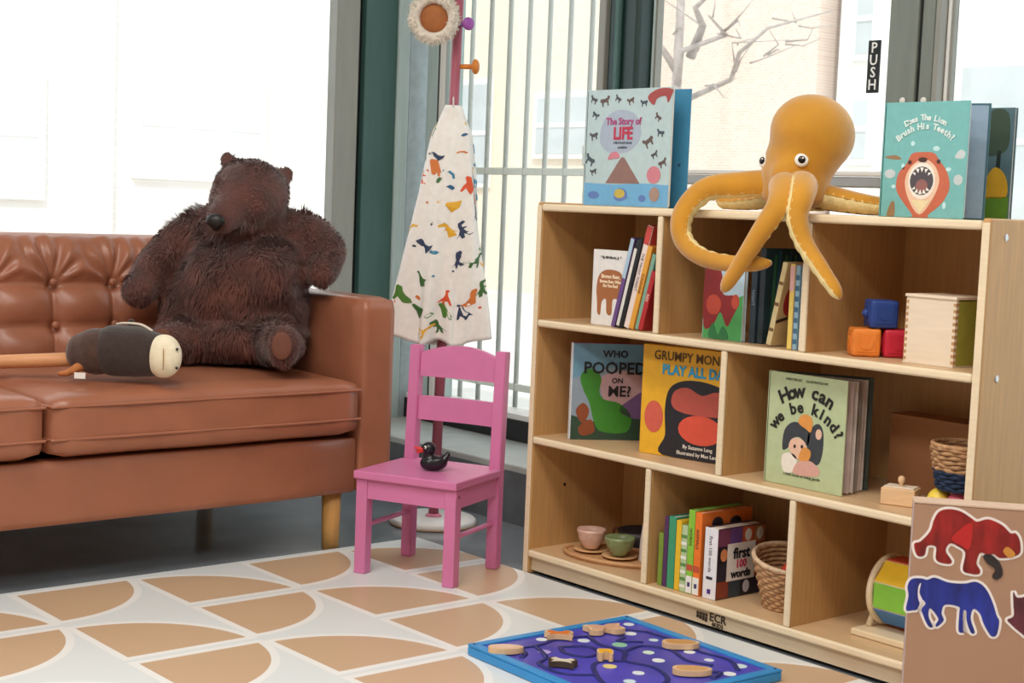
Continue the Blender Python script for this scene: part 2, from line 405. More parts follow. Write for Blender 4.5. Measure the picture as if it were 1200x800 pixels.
# bare winter tree
tr = thing('bare_tree', 'bare winter tree outside the door with the push sticker', 'tree', (-4.45, 5, -.10))
M_bark = mat('pale_bark', 'b0a49e', .9, .2, 20)
def tp(px, py, y=0): return (-.08+.00715*(px-780)+py*.0004, y, 2.42-.0057*py-.00053*(px-780))
new_obj('trunk', fixn(tube(bmesh.new(), [(.0, .0, 0), (.02, 0, .8), tp(793, 200), tp(793, 120), tp(796, 70), tp(800, 0), tp(800, -120)], [.06, .05, .042, .036, .032, .028, .02], 10)), M_bark, tr, True)
for pts, r0 in (([(795, 100), (815, 60), (845, 38), (885, 25)], .028), ([(796, 85), (783, 60), (775, 20), (770, -30)], .03), ([(812, 66), (830, 30), (852, 14), (890, -4)], .035),
                ([(800, 118), (850, 88), (900, 62), (935, 35), (960, 8)], .022), ([(850, 38), (868, 22), (880, 30)], .012), ([(868, 80), (880, 50), (905, 40)], .010),
                ([(905, 60), (930, 55), (948, 60)], .008), ([(820, 58), (818, 30), (806, 5)], .015), ([(925, 45), (945, 42), (965, 30)], .007), ([(840, 95), (870, 110), (890, 112)], .006)):
    q = [tp(a, b, random.uniform(-.15, .15)*i) for i, (a, b) in enumerate(pts)]
    new_obj('branch', fixn(tube(bmesh.new(), q, [r0*(1-.75*i/(len(q)-1)) for i in range(len(q))], 7)), M_bark, tr, True)

tw = random.Random(9)
for a, b in ((815, 62), (845, 38), (868, 80), (900, 62), (830, 98), (860, 30), (925, 48), (790, 40), (885, 70), (840, 20), (910, 20), (805, 120), (870, 50), (940, 28)):
    an = tw.uniform(-.2, 1.3); L_ = tw.uniform(22, 55); p0 = tp(a, b); p1 = tp(a+L_*.5*math.cos(an), b-L_*.5*math.sin(an), tw.uniform(-.1, .1)); p2 = tp(a+L_*math.cos(an+.3), b-L_*math.sin(an+.3), tw.uniform(-.15, .15))
    new_obj('twig', fixn(tube(bmesh.new(), [p0, p1, p2], [.007, .005, .002], 6)), M_bark, tr, True)

# ================================================================== PLAY MAT
pm = new_obj('play_mat', B(-.43, 2.4, -3.4, -.012, .0005, .0065, bev=.002), mat_mat())
tag(pm, 'pale grey play mat printed with tan half circles', 'mat')

# ================================================================== SOFA
sofa = thing('leather_sofa', 'tan leather sofa with button tufted back', 'sofa', (-.8, -1.2, 0))
SO = Vector((-.8, -1.2, 0))
def sp_(bm, name, m, parent=sofa, smooth=False):
    bmesh.ops.translate(bm, verts=bm.verts[:], vec=-SO); return new_obj(name, bm, m, parent, smooth)
YA0, YA1, YZ = -.235, -.122, -2.20
def moved(bm, x, y, z):
    bmesh.ops.translate(bm, verts=bm.verts[:], vec=(x, y, z)); return bm
for yc in ((YA0+YA1)/2, YZ-.056):
    arm = sp_(moved(rbox(.84, YA1-YA0, .508, .026, 14), -.82, yc, .402), 'armrest', M_leather, smooth=True)
sp_(moved(rbox(.06, YA0-YZ, .148, .012, 8), -.436, (YA0+YZ)/2, .224), 'front_rail', M_leather, smooth=True)
sp_(B(-1.2, -.46, YZ, YA0, .17, .29), 'seat_base', mat('black_lining', '2a211d', .8, .1))
def cushion(y0, y1):
    bm = rbox(.63, y1-y0, .146, .034, 16, .011)
    for v in bm.verts:     # soft sag and creases in the leather
        a, b = v.co.x, v.co.y
        v.co.z += .003*math.sin(9*b+2)*math.sin(7*a)*(1 if v.co.z > 0 else 0)
        v.co.x += .003*math.sin(14*b+1.3)*(1 if v.co.x > .25 else 0)
    c = sp_(moved(bm, -.692, (y0+y1)/2, .378), 'seat_cushion', M_leather, smooth=True)
    for zz in (.028, -.046):   # piping along the front and the ends
        hx, hy = .315, (y1-y0)/2
        pts = spline([(hx-.16, -hy+.001, zz), (hx-.04, -hy+.001, zz), (hx-.011, -hy+.011, zz), (hx-.001, -hy+.04, zz), (hx+.0015, 0, zz), (hx-.001, hy-.04, zz), (hx-.011, hy-.011, zz), (hx-.04, hy-.001, zz), (hx-.16, hy-.001, zz)], 6)
        sp_(moved(fixn(tube(bmesh.new(), pts, .0036, 6)), -.692, (y0+y1)/2, .395), 'piping', M_leather, c, True)
    return c
cushion(-1.073, -.242); cushion(-1.908, -1.079)
# buttoned back: one continuous quilted sheet
def back_sheet():
    prof = spline([(-.985, .40), (-.995, .50), (-1.01, .60), (-1.03, .68), (-1.05, .735), (-1.085, .772), (-1.13, .784), (-1.175, .772), (-1.20, .73), (-1.212, .60), (-1.215, .20)], 9)
    S = 420; P2 = [(p[0], p[1]) for p in [(q.x, q.y) for q in [Vector((a.x, a.y)) for a in [Vector((v[0], v[1], 0)) for v in prof]]]]
    y0, y1 = YZ, YA0; bm = bmesh.new(); rows = []
    rowsz = (.43, .545, .657); sy = .168; c0 = -.617
    for i, (px, pz) in enumerate(P2):
        ax, az = P2[max(i-1, 0)]; bx_, bz = P2[min(i+1, len(P2)-1)]
        t = Vector((bx_-ax, bz-az)).normalized(); n = Vector((t.y, -t.x))    # outward
        if n.x < 0 and i < len(P2)*.5 and pz < .7: n = -n
        front = px > -1.09
        row = []
        for k in range(S+1):
            y = y0+(y1-y0)*k/S
            u = (y-c0)/sy; fu = abs(u-round(u))            # 0 at a column of buttons, .5 between
            ny = (y-(c0+sy*round(u)))
            d = 0
            if front:
                pu = (math.sin(PI*fu))**.55
                if pz <= rowsz[2]:
                    tt = (pz-rowsz[0])/(.1135); ft = abs(tt-round(tt)); pv = (math.sin(PI*min(ft, .5)))**.5
                    d = -.030+.036*(pu*.5+.5*pu*pv) * (.35+.65*pv) if pz > .40 else -.01
                    dz = pz-(rowsz[0]+.1135*round(tt)); rr = math.hypot(ny, dz)
                else:
                    h = (pz-rowsz[2])/.115; h = min(1, h); dz = pz-rowsz[2]; rr = math.hypot(ny, dz)
                    top = h**.6
                    d = (-.030+.036*pu*(.35+.65*min(1, h*1.6)**.5))*(1-h)+(.004)*h
                    if dz > .004:
                        ph = math.atan2(ny, dz)
                        d += .0065*math.cos(ph*11+1.2*math.sin(3*round(u)))*math.exp(-((rr-.065)/.045)**2)
                    d += .003*math.sin(y*95+2*math.sin(y*23))*math.exp(-((h-.75)/.35)**2)
                d -= .016*math.exp(-(rr/.014)**2)
                # pull creases across, between buttons
            row.append(bm.verts.new((px+n.x*d, y, pz+n.y*d)))
        rows.append(row)
    for a, b in zip(rows, rows[1:]):
        for k in range(S): bm.faces.new((a[k], a[k+1], b[k+1], b[k]))
    return fixn(bm)
bk = sp_(back_sheet(), 'backrest', M_leather, smooth=True)
sp_(B(-1.21, -1.09, YZ, YA0, .18, .74), 'back_frame', M_leather)
for r_, zz in enumerate((.545, .657)):
    for k in range(-2, 10):
        y = -.617-.168*k
        if y > YA0-.02 or y < YZ: continue
        b_ = ball(bmesh.new(), (-1.0-.018*r_-.017, y, zz), (.007, .011, .011), u=12, v=8)
        sp_(b_, 'button', M_leather, bk, True)
for lx, ly in ((-.458, -.275), (-1.12, -.275), (-.458, -2.12), (-1.12, -2.12)):
    sp_(moved(fixn(lathe(bmesh.new(), [(.022, 0), (.024, .10), (.025, .148)], 20)), lx, ly, 0), 'leg', M_wood, smooth=True)

# ================================================================== STORAGE SHELF
W_, H_, D_ = 1.251, .914, .318
TH = .018
Z2, Z3, Z4 = .633, .345, .0624          # upper faces of the boards
shelf = thing('storage_shelf', 'birch toy and book shelf with three rows of cubbies', 'shelf', (0, 0, 0))
def sh(bm, name, m, parent=shelf): return new_obj(name, bm, m, parent)
for x0, x1 in ((0, TH), (W_-TH, W_)):
    p = sh(B(x0, x1, -.006, D_+.006, 0, H_+.004, bev=.004, seg=3), 'side_panel', M_birch_z)
    sh(B(x0+.001, x1-.001, -.0085, -.0062, .004, H_-.004, bev=.001), 'front_edge', M_birch_e, p)
    if x0 > .5:
        for zz, yy in ((H_-.03, .045), (.633-.01, .045), (.633-.01, .27), (.345-.01, .045)):
            s_ = sh(fixn(lathe(bmesh.new(), [(.007, 0), (.007, .001), (.005, .002)], 14)), 'screw', M_screw, p)
            s_.matrix_local = T((W_+.0001, yy, zz)) @ Ry(PI/2)
    else:
        for zz, yy in ((.215, .105),):
            s_ = sh(fixn(lathe(bmesh.new(), [(.0045, 0), (.0045, .001)], 12)), 'peg_hole', mat('dark_hole', '3a2416', .9), p)
            s_.matrix_local = T((TH+.0001, yy, zz)) @ Ry(PI/2)
def board(nm, x0, x1, zt):
    b_ = sh(B(x0, x1, .0, D_-.006, zt-TH, zt), nm, M_birch_x)
    sh(B(x0, x1, -.010, -.0002, zt-TH, zt, bev=.006, seg=4), 'front_edge', M_birch_e, b_)
board('top_board', TH, W_-TH, H_)
board('shelf_board', TH, W_-TH, Z2); board('shelf_board', TH, W_-TH, Z3); board('bottom_board', TH, W_-TH, Z4)
sh(B(TH, W_-TH, .006, .022, .010, Z4-TH-.0002), 'kick_board', M_birch_k)
sh(B(.001, W_-.001, D_-.006+.0002, D_+.005, .02, H_-.002), 'back_panel', M_birch_z)
for x, z0, z1 in ((W_/3, Z2, H_-TH), (W_*2/3, Z2, H_-TH), (W_/2, Z3, Z2-TH), (W_/3, Z4, Z3-TH), (W_*2/3, Z4, Z3-TH)):
    dv = sh(B(x-.008, x+.008, .0, D_-.0065, z0+.0002, z1-.0002), 'divider', M_birch_z)
    sh(B(x-.008, x+.008, -.008, -.0002, z0+.0002, z1-.0002, bev=.0035, seg=3), 'front_edge', M_birch_e, dv)
# maker's mark on the kick board
mk = ink('3a2c22')
for i, (wd, zz) in enumerate(((.0095, .0325), (.0095, .0245))):
    for k in range(4):
        sh(B(.575+k*.0085, .575+k*.0085+.0065, .0045, .0058, zz-.0035-(0 if i == 0 else .004*(k/3)), zz+(.0025 if i == 0 else .0035)), 'logo_block', mk)
text('lettering', 'ECR', .026, mk, shelf, T((.637, .0050, .0225)), offset=.0006, spacing=1.05)
text('lettering', '4KIDS', .0125, mk, shelf, T((.637, .0050, .0115)), offset=.0003, spacing=1.05)

# ================================================================== BOOKS
def book(name, label, M4, w, h, t, cover, spine=None, pages=True, group=None, cat='book', back=None):
    """local: front cover in the x-z plane facing -y, spine at x=0, thickness towards +y"""
    b = thing(name, label, cat, group=group); b.matrix_world = M4
    ct = min(.0028, t*.2)
    fc = new_obj('front_cover', B(0, w, 0, ct, 0, h, bev=.0006, seg=1), cover, b)
    new_obj('back_cover', B(0, w, t-ct, t, 0, h, bev=.0006, seg=1), back or cover, b)
    sp = new_obj('spine', B(-.0015, .002, 0.0002, t-.0002, 0, h, bev=.0008, seg=1), spine or cover, b)
    new_obj('pages', B(.0022, w-.003, ct+.0001, t-ct-.0001, .002, h-.003), M_page, b)
    return b, fc, sp
def decal(part, name, pts, m, lift=1, y0=0.0):
    """flat print on a cover (local x-z), facing -y"""
    pts = [(x, max(z, .0006)) for x, z in pts]
    return new_obj(name, fixn(prism(bmesh.new(), pts, .00035*lift, lambda x, y, z: (x, y+y0-.00005, z))), m, part)
def decals(part, name, polys, m, lift=1, y0=0.0):
    for p in polys: decal(part, name, p, m, lift, y0)
def title(part, s, size, h, x, z, rot=0, offset=.0006, spacing=1.0, sx=1.0, lift=3, nm='title'):
    return text(nm, s, size, ink(h), part, T((x, -.0004*lift, z)) @ Ry(-rot), offset=offset, spacing=spacing, sx=sx)
def arc_title(part, s, size, h, cx, cz, R, a0, a1, **k):
    n = len(s)
    bm_objs = []
    for i, chh in enumerate(s):
        if chh == ' ': continue
        a = a0+(a1-a0)*i/(n-1)
        title(part, chh, size, h, cx+R*math.sin(a), cz+R*math.cos(a), rot=-a, nm='title_letter', **k)
def open_book(name, label, M4, w, h, ang, cover, back, inner, t=.010):
    """book standing half open: two leaves hinged at the spine"""
    b = thing(name, label, 'book'); b.matrix_world = M4
    fc = new_obj('front_cover', B(0, w, 0, .003, 0, h, bev=.0006, seg=1), cover, b)
    new_obj('pages', B(.002, w-.004, .0032, t, .003, h-.004), M_page, b)
    bc = new_obj('back_cover', B(0, w, -.003, 0, 0, h, bev=.0006, seg=1), back, b)
    bc.matrix_local = T((.004, t+.012, 0)) @ Rz(ang)
    pg = new_obj('endpaper', B(.003, w-.004, -.0036, -.0031, .003, h-.004), inner, bc)
    new_obj('spine', B(-.002, .003, .0, t+.012, 0, h, bev=.0006, seg=1), cover, b)
    return b, fc, bc

# ---- top of the shelf
ZT = H_+.0006
b, fc, bc = open_book('picture_book', 'pale blue life picture book with volcano cover standing on the shelf', T((.074, .075, ZT)), .284, .275, .14, ink('b9cfd3'), ink('3f87ad'), ink('3f87ad'))
decal(fc, 'cover_sea', [(0.001, .001), (.283, .001), (.283, .052), (.2, .055), (.1, .051), (.001, .054)], ink('6fb0dc'))
decal(fc, 'cover_cloud', smooth2([(.05, .15), (.06, .20), (.10, .225), (.15, .222), (.18, .20), (.185, .16), (.15, .13), (.09, .125)]), ink('a9b6c9'))
decal(fc, 'cover_volcano', [(.075, .054), (.125, .115), (.135, .115), (.19, .054)], ink('8f6a61'), 2)
decals(fc, 'cover_smoke', [smooth2([(.08, .11), (.09, .125), (.11, .128), (.12, .115), (.10, .112)]), ellip(.235, .075, .022, .02)], ink('d07f8d'), 3)
def critters(n, x0, x1, z0, z1, s, seed, avoid=None):
    r = random.Random(seed); out = []
    tries = 0
    while len(out) < n and tries < 400:
        tries += 1
        x, z = r.uniform(x0, x1), r.uniform(z0, z1)
        if avoid and avoid(x, z): continue
        a = r.uniform(-.6, .6); fx = r.choice((-1, 1)); sc_ = s*r.uniform(.7, 1.15)
        # a small four legged animal outline
        base = [(-1, .2), (-.8, .6), (-.2, .5), (.5, .55), (.8, .9), (1.1, .7), (.95, .4), (.7, .2), (.7, -.6), (.5, -.6), (.45, -.05), (-.3, -.05), (-.4, -.6), (-.6, -.6), (-.65, .0)]
        out.append([(x+fx*sc_*(p*math.cos(a)-q*math.sin(a)), z+sc_*(p*math.sin(a)+q*math.cos(a))) for p, q in base])
    return out
av = lambda x, z: .04 < x < .2 and .04 < z < .225
for q_, (cx_, cz_) in enumerate(((.022, .250), (.062, .245), (.028, .215), (.105, .250), (.150, .245), (.018, .105), (.032, .080), (.240, .205), (.252, .170), (.235, .120), (.215, .150), (.195, .240), (.030, .165), (.262, .100))):
    decals(fc, 'cover_animals', critters(1, cx_-.001, cx_+.001, cz_-.001, cz_+.001, .015, 20+q_), ink(('4b4a4c', '5f4a44', '3f4a54')[q_ % 3]), 2)
decals(fc, 'cover_animals', [smooth2([(.205, .255), (.24, .272), (.283, .27), (.28, .255), (.27, .24), (.262, .255), (.235, .25), (.225, .235)])], ink('a4433f'), 3)
decals(fc, 'cover_fish', [ellip(.035, .025, .02, .009), ellip(.2, .02, .012, .008), smooth2([(.105, .02), (.12, .042), (.145, .038), (.15, .02), (.125, .012)])], ink('5f7fc0'), 2)
decals(fc, 'cover_fish', [ellip(.125, .03, .018, .011)], ink('c9b34a'), 3); decals(fc, 'cover_fish', [ellip(.24, .03, .016, .017)], ink('a88a7c'), 3)
title(fc, 'The Story of', .023, 'b0407c', .128, .192); title(fc, 'LIFE', .040, 'c0284a', .128, .158, offset=.0014, sx=.95)
title(fc, 'a first book about', .0085, '56606e', .128, .147, offset=.0001); title(fc, 'evolution', .0085, '56606e', .128, .136, offset=.0001)
new_obj('sticker_dot', fixn(prism(bmesh.new(), ellip(.26, .10, .004, .004, 12), .0004, lambda x, y, z: (x, y-.0038, z))), ink('274a63'), bc)

b, fc, bc = open_book('picture_book', 'teal picture book with roaring lion cover at the right end', T((.930, .095, ZT)), .194, .226, .30, ink('78bbbb'), ink('3a6472'), ink('8ea6bd'))
arc_title(fc, 'Does The Lion', .0165, 'e4f4f2', .098, .10, .090, -.48, .48)
arc_title(fc, 'Brush His Teeth?', .0175, 'e4f4f2', .098, .085, .088, -.72, .72)
decal(fc, 'cover_lion_mane', smooth2([(.098, .128), (.07, .125), (.058, .105), (.040, .085), (.037, .055), (.055, .03), (.078, .006), (.078, .001), (.115, .001), (.115, .006), (.145, .03), (.160, .06), (.152, .09), (.135, .11), (.12, .126)]), ink('c96a4d'))
decal(fc, 'cover_lion_face', smooth2([(.097, .115), (.068, .098), (.057, .07), (.068, .035), (.095, .006), (.122, .035), (.136, .07), (.125, .1)]), ink('eec9ae'), 2)
decal(fc, 'cover_mouth', ellip(.096, .072, .031, .036), ink('f6efe6'), 3); decal(fc, 'cover_mouth', ellip(.096, .072, .027, .028), ink('514a52'), 4); decal(fc, 'cover_tongue', ellip(.097, .062, .014, .013), ink('94635f'), 5)
decals(fc, 'cover_teeth', [[(.096+.024*math.sin(a)-.004, .072+.026*math.cos(a)), (.096+.024*math.sin(a)+.004, .072+.026*math.cos(a)), (.096+.019*math.sin(a), .072+.017*math.cos(a))] for a in (-.9, -.45, 0, .45, .9, 2.4, 2.8, 3.2, 3.6, 4.0)], ink('fbf8f2'), 6)
decal(fc, 'cover_chin', [(.075, .034), (.118, .034), (.096, .008)], ink('efe0b4'), 4)
decals(fc, 'cover_nose', [ellip(.096, .113, .010, .005), ellip(.066, .108, .004, .004), ellip(.132, .110, .004, .004)], ink('4c2f2a'), 5)
decals(fc, 'cover_shapes', [smooth2([(.168, .118), (.178, .132), (.19, .128), (.186, .116)]), ellip(.02, .085, .013, .009), ellip(.178, .075, .010, .010)], ink('c8d3d6'))
decals(fc, 'cover_shapes', [smooth2([(.005, .118), (.03, .122), (.045, .115), (.03, .113)]), smooth2([(.018, .002), (.025, .026), (.034, .03), (.036, .002)])], ink('9a7a56'))
decals(fc, 'cover_bubbles', [ellip(.05, .10, .004, .006, 10), ellip(.155, .095, .006, .004, 10), ellip(.15, .025, .004, .007, 10), ellip(.03, .06, .005, .004, 10), ellip(.125, .135, .008, .005, 10), ellip(.07, .145, .005, .005, 10)], ink('c5ecf0'))
b, fc, sp = book('picture_book', 'dark green picture book with yellow spot behind the lion book', T((.990, .255, ZT)) @ Rz(.10), .124, .225, .014, ink('54707a'))
decal(fc, 'cover_picture', smooth2([(.06, .14), (.07, .215), (.11, .215), (.115, .15), (.09, .13)]), ink('3c4f40')); decal(fc, 'cover_picture', [(.088, .04), (.092, .14), (.100, .14), (.098, .04)], ink('1f2a24'), 2)
decal(fc, 'cover_picture', smooth2([(.06, .05), (.085, .105), (.112, .09), (.118, .05), (.09, .045)]), ink('d0a32a'), 3); decal(fc, 'cover_picture', [(.04, .001), (.04, .046), (.122, .048), (.122, .001)], ink('5f8a2c'), 3)

# ---- upper row, left cubby
b, fc, sp = book('board_book', 'white board book with brown bear picture, front facing', T((.168, .030, Z2+.0006)) @ Ry(0), .118, .178, .012, ink('e9e7e4'))
decal(fc, 'cover_bear', smooth2([(.020, .03), (.030, .025), (.034, .055), (.048, .062), (.052, .03), (.068, .028), (.070, .06), (.082, .065), (.092, .055), (.104, .04), (.112, .06), (.108, .10), (.095, .125), (.07, .132), (.04, .13), (.02, .115), (.014, .085), (.018, .055)]), ink('a8683c'))
title(fc, 'Brown Bear,', .0125, 'f2d9b8', .062, .112); title(fc, 'Brown Bear, What', .0095, 'f2d9b8', .062, .101); title(fc, 'Do You See?', .0095, 'f2d9b8', .062, .091)
title(fc, '* By Bill Martin, Jr. *', .0085, '4a4a4a', .060, .158, offset=.0001)
def spine_book(name, label, xr, y, z, depth, h, t, spine, cover, tilt=0.0, group=None, yaw=0.0):
    """book standing with its spine to the front; xr = x of its right face at the foot"""
    M4 = T((xr, y, z)) @ Ry(tilt) @ T((0, 0, 0)) @ Rz(PI/2+yaw)
    return book(name, label, M4, depth, h, t, cover, spine, group=group)
def spine_print(sp, t, h, s, size, col, z=None):
    """lettering that runs down a spine"""
    me = text_mesh(s, size, extr=.0003); me.transform(T((-.0019, t/2, z if z else h*.55)) @ Rz(-PI/2) @ Ry(PI/2) @ Matrix.Rotation(PI/2, 4, 'X') @ T((0, -size*.35, 0)))
    return new_obj('spine_lettering', me, ink(col), sp)
def spine_band(sp, t, z0, z1, m, nm='spine_label'):
    return new_obj(nm, B(-.0021, -.0016, .0006, t-.0006, z0, z1), m, sp)
TL = .345
zz0 = Z2+.001
lean = [('thin picture book with purple and pale blue spine, leftmost of the leaning books', .215, .012, '6a4a86', '3a2f5a'),
        ('thin black and white picture book leaning second from the left', .212, .011, '23242a', '2c2c34'),
        ('thin black picture book leaning against a tall white book', .216, .011, '17181c', '22242c'),
        ('tall white picture book with red top leaning on the divider', .245, .018, 'ecdcd6', 'c8443c'),
        ('leaning orange yellow picture book beside the tall white book', .198, .015, 'e0a03a', 'd88a30'),
        ('thin green picture book leaning between orange and red books', .180, .012, '7fae9a', '5a9a80'),
        ('red picture book leaning nearest the divider', .140, .014, 'b3282c', 'a22428')]
TILT = .26; xr = .264
for k, (lb, h, t, c1, c2) in enumerate(lean):
    if k: xr += (t+.0012)/math.cos(TILT)
    b, fc, sp = spine_book('picture_book', lb, xr, .015+.004*(k % 2), Z2+.0008, .19, h, t, ink(c1), ink(c2), tilt=TILT, group='leaning picture books')
    if k == 0: spine_band(sp, t, h*.55, h-.002, ink('a9c4d8'))
    if k == 1: spine_band(sp, t, .004, h*.9, ink('e4e1da'))
    if k == 3: spine_band(sp, t, h*.82, h-.001, ink('c8443c')); spine_print(sp, t, h, 'THE MAGIC FOREST', .010, '5a4a4a')
    if k == 4: spine_print(sp, t, h, 'SUNSHINE', .010, '7a3a1a')
    if k == 6: spine_print(sp, t, h, 'RED', .010, 'f0e0d0')

# ---- upper row, middle cubby
b, fc, sp = book('picture_book', 'picture book with red creature on green grass, front facing', T((.522, .035, Z2+.0006)), .114, .178, .012, ink('b8d4e4'))
decal(fc, 'cover_grass', [(.001, .001), (.001, .075), (.03, .06), (.07, .085), (.113, .10), (.113, .001)], ink('4ea65a'))
decal(fc, 'cover_creature', smooth2([(.002, .03), (.0015, .16), (.03, .172), (.05, .14), (.055, .10), (.09, .098), (.10, .08), (.085, .05), (.07, .03), (.05, .06), (.03, .03)]), ink('8e2425'), 2)
decals(fc, 'cover_creature', [ellip(.03, .075, .022, .022), ellip(.092, .085, .011, .016)], ink('c04a34'), 3)
decals(fc, 'cover_leaves', [smooth2([(.02, .002), (.03, .035), (.045, .01), (.06, .03), (.075, .003)])], ink('2f7a46'), 4)
b, fc, sp = spine_book('picture_book', 'navy picture book next to the red creature book', .664, .045, Z2+.0006, .20, .176, .016, ink('24343f'), ink('2b3d4c'), group='dark picture books')
spine_print(sp, .016, .176, 'NIGHT', .011, '8aa0b4')
b, fc, sp = spine_book('picture_book', 'taller dark book with green night sky cover in the middle cubby', .682, .050, Z2+.0006, .20, .204, .016, ink('1f2c33'), ink('24404a'), group='dark picture books')
decals(fc, 'cover_streaks', [[(x, .03), (x+.006, .19), (x+.014, .19), (x+.010, .04)] for x in (.02, .055, .085, .12, .15)], ink('3f7a5a')); decals(fc, 'cover_streaks', [[(x, .06), (x+.006, .2), (x+.012, .2), (x+.008, .06)] for x in (.035, .07, .1, .135)], ink('32607e'), 2)
b, fc, sp = spine_book('picture_book', 'tan picture book with red cover figure leaning to the right', .732, .018, Z2+.003, .17, .178, .013, ink('dccb98'), ink('c9b27c'), tilt=.20)
decals(fc, 'cover_figure', [smooth2([(.02, .07), (.015, .11), (.04, .15), (.08, .15), (.10, .10), (.07, .06)])], ink('a82f2a')); decals(fc, 'cover_branch', [[(.0, .055), (.09, .075), (.09, .068), (.0, .048)]], ink('3a2a22'), 2)
decals(sp, 'spine_dots', [], ink('5a4630')) if False else None
for zq in (.03, .085, .13): spine_band(sp, .013, zq, zq+.007, ink('7a5a38'), 'spine_spot')
for lb, xr, t, h, c1, c2 in (('thin picture book with pink and yellow spine beside the leaning tan book', .789, .012, .176, 'ecd06a', 'e4b8b0'),
                             ('thin pale blue patterned picture book beside the yellow spine', .803, .011, .174, '8fb4c8', '7fa4b8'),
                             ('white picture book standing right against the middle cubby divider', .8245, .017, .176, 'ece8e0', 'e8e4dc')):
    b, fc, sp = spine_book('picture_book', lb, xr, .016, Z2+.0006, .18, h, t, ink(c1), ink(c2), group='thin books by the divider')
    if t == .012: spine_band(sp, t, .12, .172, ink('e8b8b8'))
    if t == .011:
        for q in range(7): spine_band(sp, t, .012+.022*q, .022+.022*q, ink('3f6a86'), 'spine_spot')
    if t == .017: spine_print(sp, t, h, 'STORIES', .010, '8a8a8a')

# ---- middle row, left cubby
b, fc, sp = book('picture_book', 'blue and pink picture book about who pooped, turned to the right', T((.100, .040, Z3+.0006)) @ Rz(1.02), .186, .236, .022, ink('8f9fae'), ink('dfe6ec'), back=ink('b23a6a'))
decal(fc, 'cover_sky', [(.001, .15), (.001, .235), (.185, .235), (.185, .16), (.10, .18), (.05, .165)], ink('6f9db8'))
decal(fc, 'cover_glow', smooth2([(.07, .15), (.10, .165), (.15, .17), (.183, .14), (.18, .09), (.12, .08), (.08, .10)]), ink('c7a2a6'), 2)
decal(fc, 'cover_ground', [(.001, .001), (.001, .06), (.05, .045), (.12, .05), (.185, .07), (.185, .001)], ink('2f4a3a'), 2)
decals(fc, 'cover_green_shape', [smooth2([(.03, .17), (.02, .15), (.03, .12), (.045, .09), (.06, .04), (.08, .02), (.14, .02), (.15, .06), (.12, .09), (.08, .10), (.068, .12), (.072, .15), (.055, .172)])], ink('3f8a2e'), 3)
decals(fc, 'cover_leaves', [smooth2([(.012, .07), (.03, .09), (.045, .07), (.03, .04)]), smooth2([(.02, .03), (.05, .05), (.06, .02), (.03, .01)])], ink('8f4a2c'), 3)
decals(fc, 'cover_hill', [smooth2([(.12, .075), (.145, .10), (.183, .12), (.184, .06), (.15, .055)])], ink('7a5a8a'), 3)
for s, sz, x, z, o in (('WHO', .024, .105, .203, .0006), ('POOPED', .040, .105, .163, .0008), ('ON', .018, .112, .140, .0005), ('ME?', .036, .118, .108, .0007)):
    title(fc, s, sz, '1f1d22', x, z, offset=o, lift=5)
b, fc, sp = book('picture_book', 'yellow picture book with dark round shape, tight against the divider', T((.318, .062, Z3+.0006)) @ Rz(.17), .272, .254, .020, ink('eab22a'))
# a plain dark rounded form with coral ovals stands in for the picture
decal(fc, 'cover_shape', smooth2([(.065, .002), (.070, .05), (.066, .11), (.075, .155), (.105, .176), (.15, .182), (.20, .176), (.245, .16), (.262, .12), (.264, .08), (.255, .03), (.264, .002)], 5), ink('22222a'))
decal(fc, 'cover_oval', ellip(.165, .070, .060, .034), ink('d9543f'), 2)
decal(fc, 'cover_oval', ellip(.036, .088, .026, .037), ink('d2604f'), 2)
decal(fc, 'cover_oval', smooth2([(.085, .12), (.09, .152), (.125, .164), (.165, .15), (.205, .162), (.245, .148), (.25, .118), (.21, .105), (.12, .105)]), ink('b85448'), 2)
title(fc, 'GRUMPY MONKEY', .0300, '5a3f12', .143, .222, offset=.0003, sx=.90); title(fc, 'PLAY ALL DAY', .032, '2f9ecb', .146, .190, offset=.0012, sx=.88)
title(fc, 'By Suzanne Lang', .012, 'f0eadf', .160, .025, offset=.0001); title(fc, 'Illustrated by Max Lang', .012, 'f0eadf', .160, .010, offset=.0001)

# ---- middle row, right cubby
b, fc, bc = open_book('picture_book', 'sage green picture book asking how can we be kind', T((.716, .040, Z3+.0006)), .204, .236, .48, ink('b9c79c'), ink('3d4b45'), ink('44504c'), t=.006)
arc_title(fc, 'How can', .040, '1e1f1c', .103, .078, .112, -.50, .50, offset=.0012)
arc_title(fc, 'we be kind?', .034, '1e1f1c', .103, .066, .092, -.92, .98, offset=.0010)
title(fc, 'WRITTEN BY     ILLUSTRATED BY', .0075, '60684f', .10, .221, offset=0); title(fc, 'a little book on being gentle', .0085, '60684f', .10, .022, offset=0)
decals(fc, 'cover_hair', [smooth2([(.045, .075), (.048, .115), (.07, .135), (.10, .132), (.115, .115), (.11, .09), (.09, .105), (.07, .10), (.06, .08)]), smooth2([(.115, .06), (.11, .11), (.125, .135), (.14, .138), (.15, .12), (.15, .08), (.14, .055)])], ink('3a3f45'))
decals(fc, 'cover_face', [smooth2([(.062, .08), (.07, .10), (.095, .102), (.108, .088), (.10, .065), (.08, .06)]), ellip(.138, .118, .008, .011)], ink('e8bfa6'), 2)
decals(fc, 'cover_body', [smooth2([(.05, .03), (.045, .06), (.065, .07), (.085, .06), (.075, .03)])], ink('eee6da'), 2)
decals(fc, 'cover_body', [smooth2([(.078, .028), (.09, .055), (.12, .06), (.145, .045), (.135, .03)])], ink('d9a79a'), 3)
decals(fc, 'cover_body', [smooth2([(.09, .06), (.10, .085), (.12, .08), (.115, .06)]), smooth2([(.085, .135), (.09, .15), (.105, .155), (.12, .145), (.118, .12), (.105, .125)])], ink('e0984a'), 4)
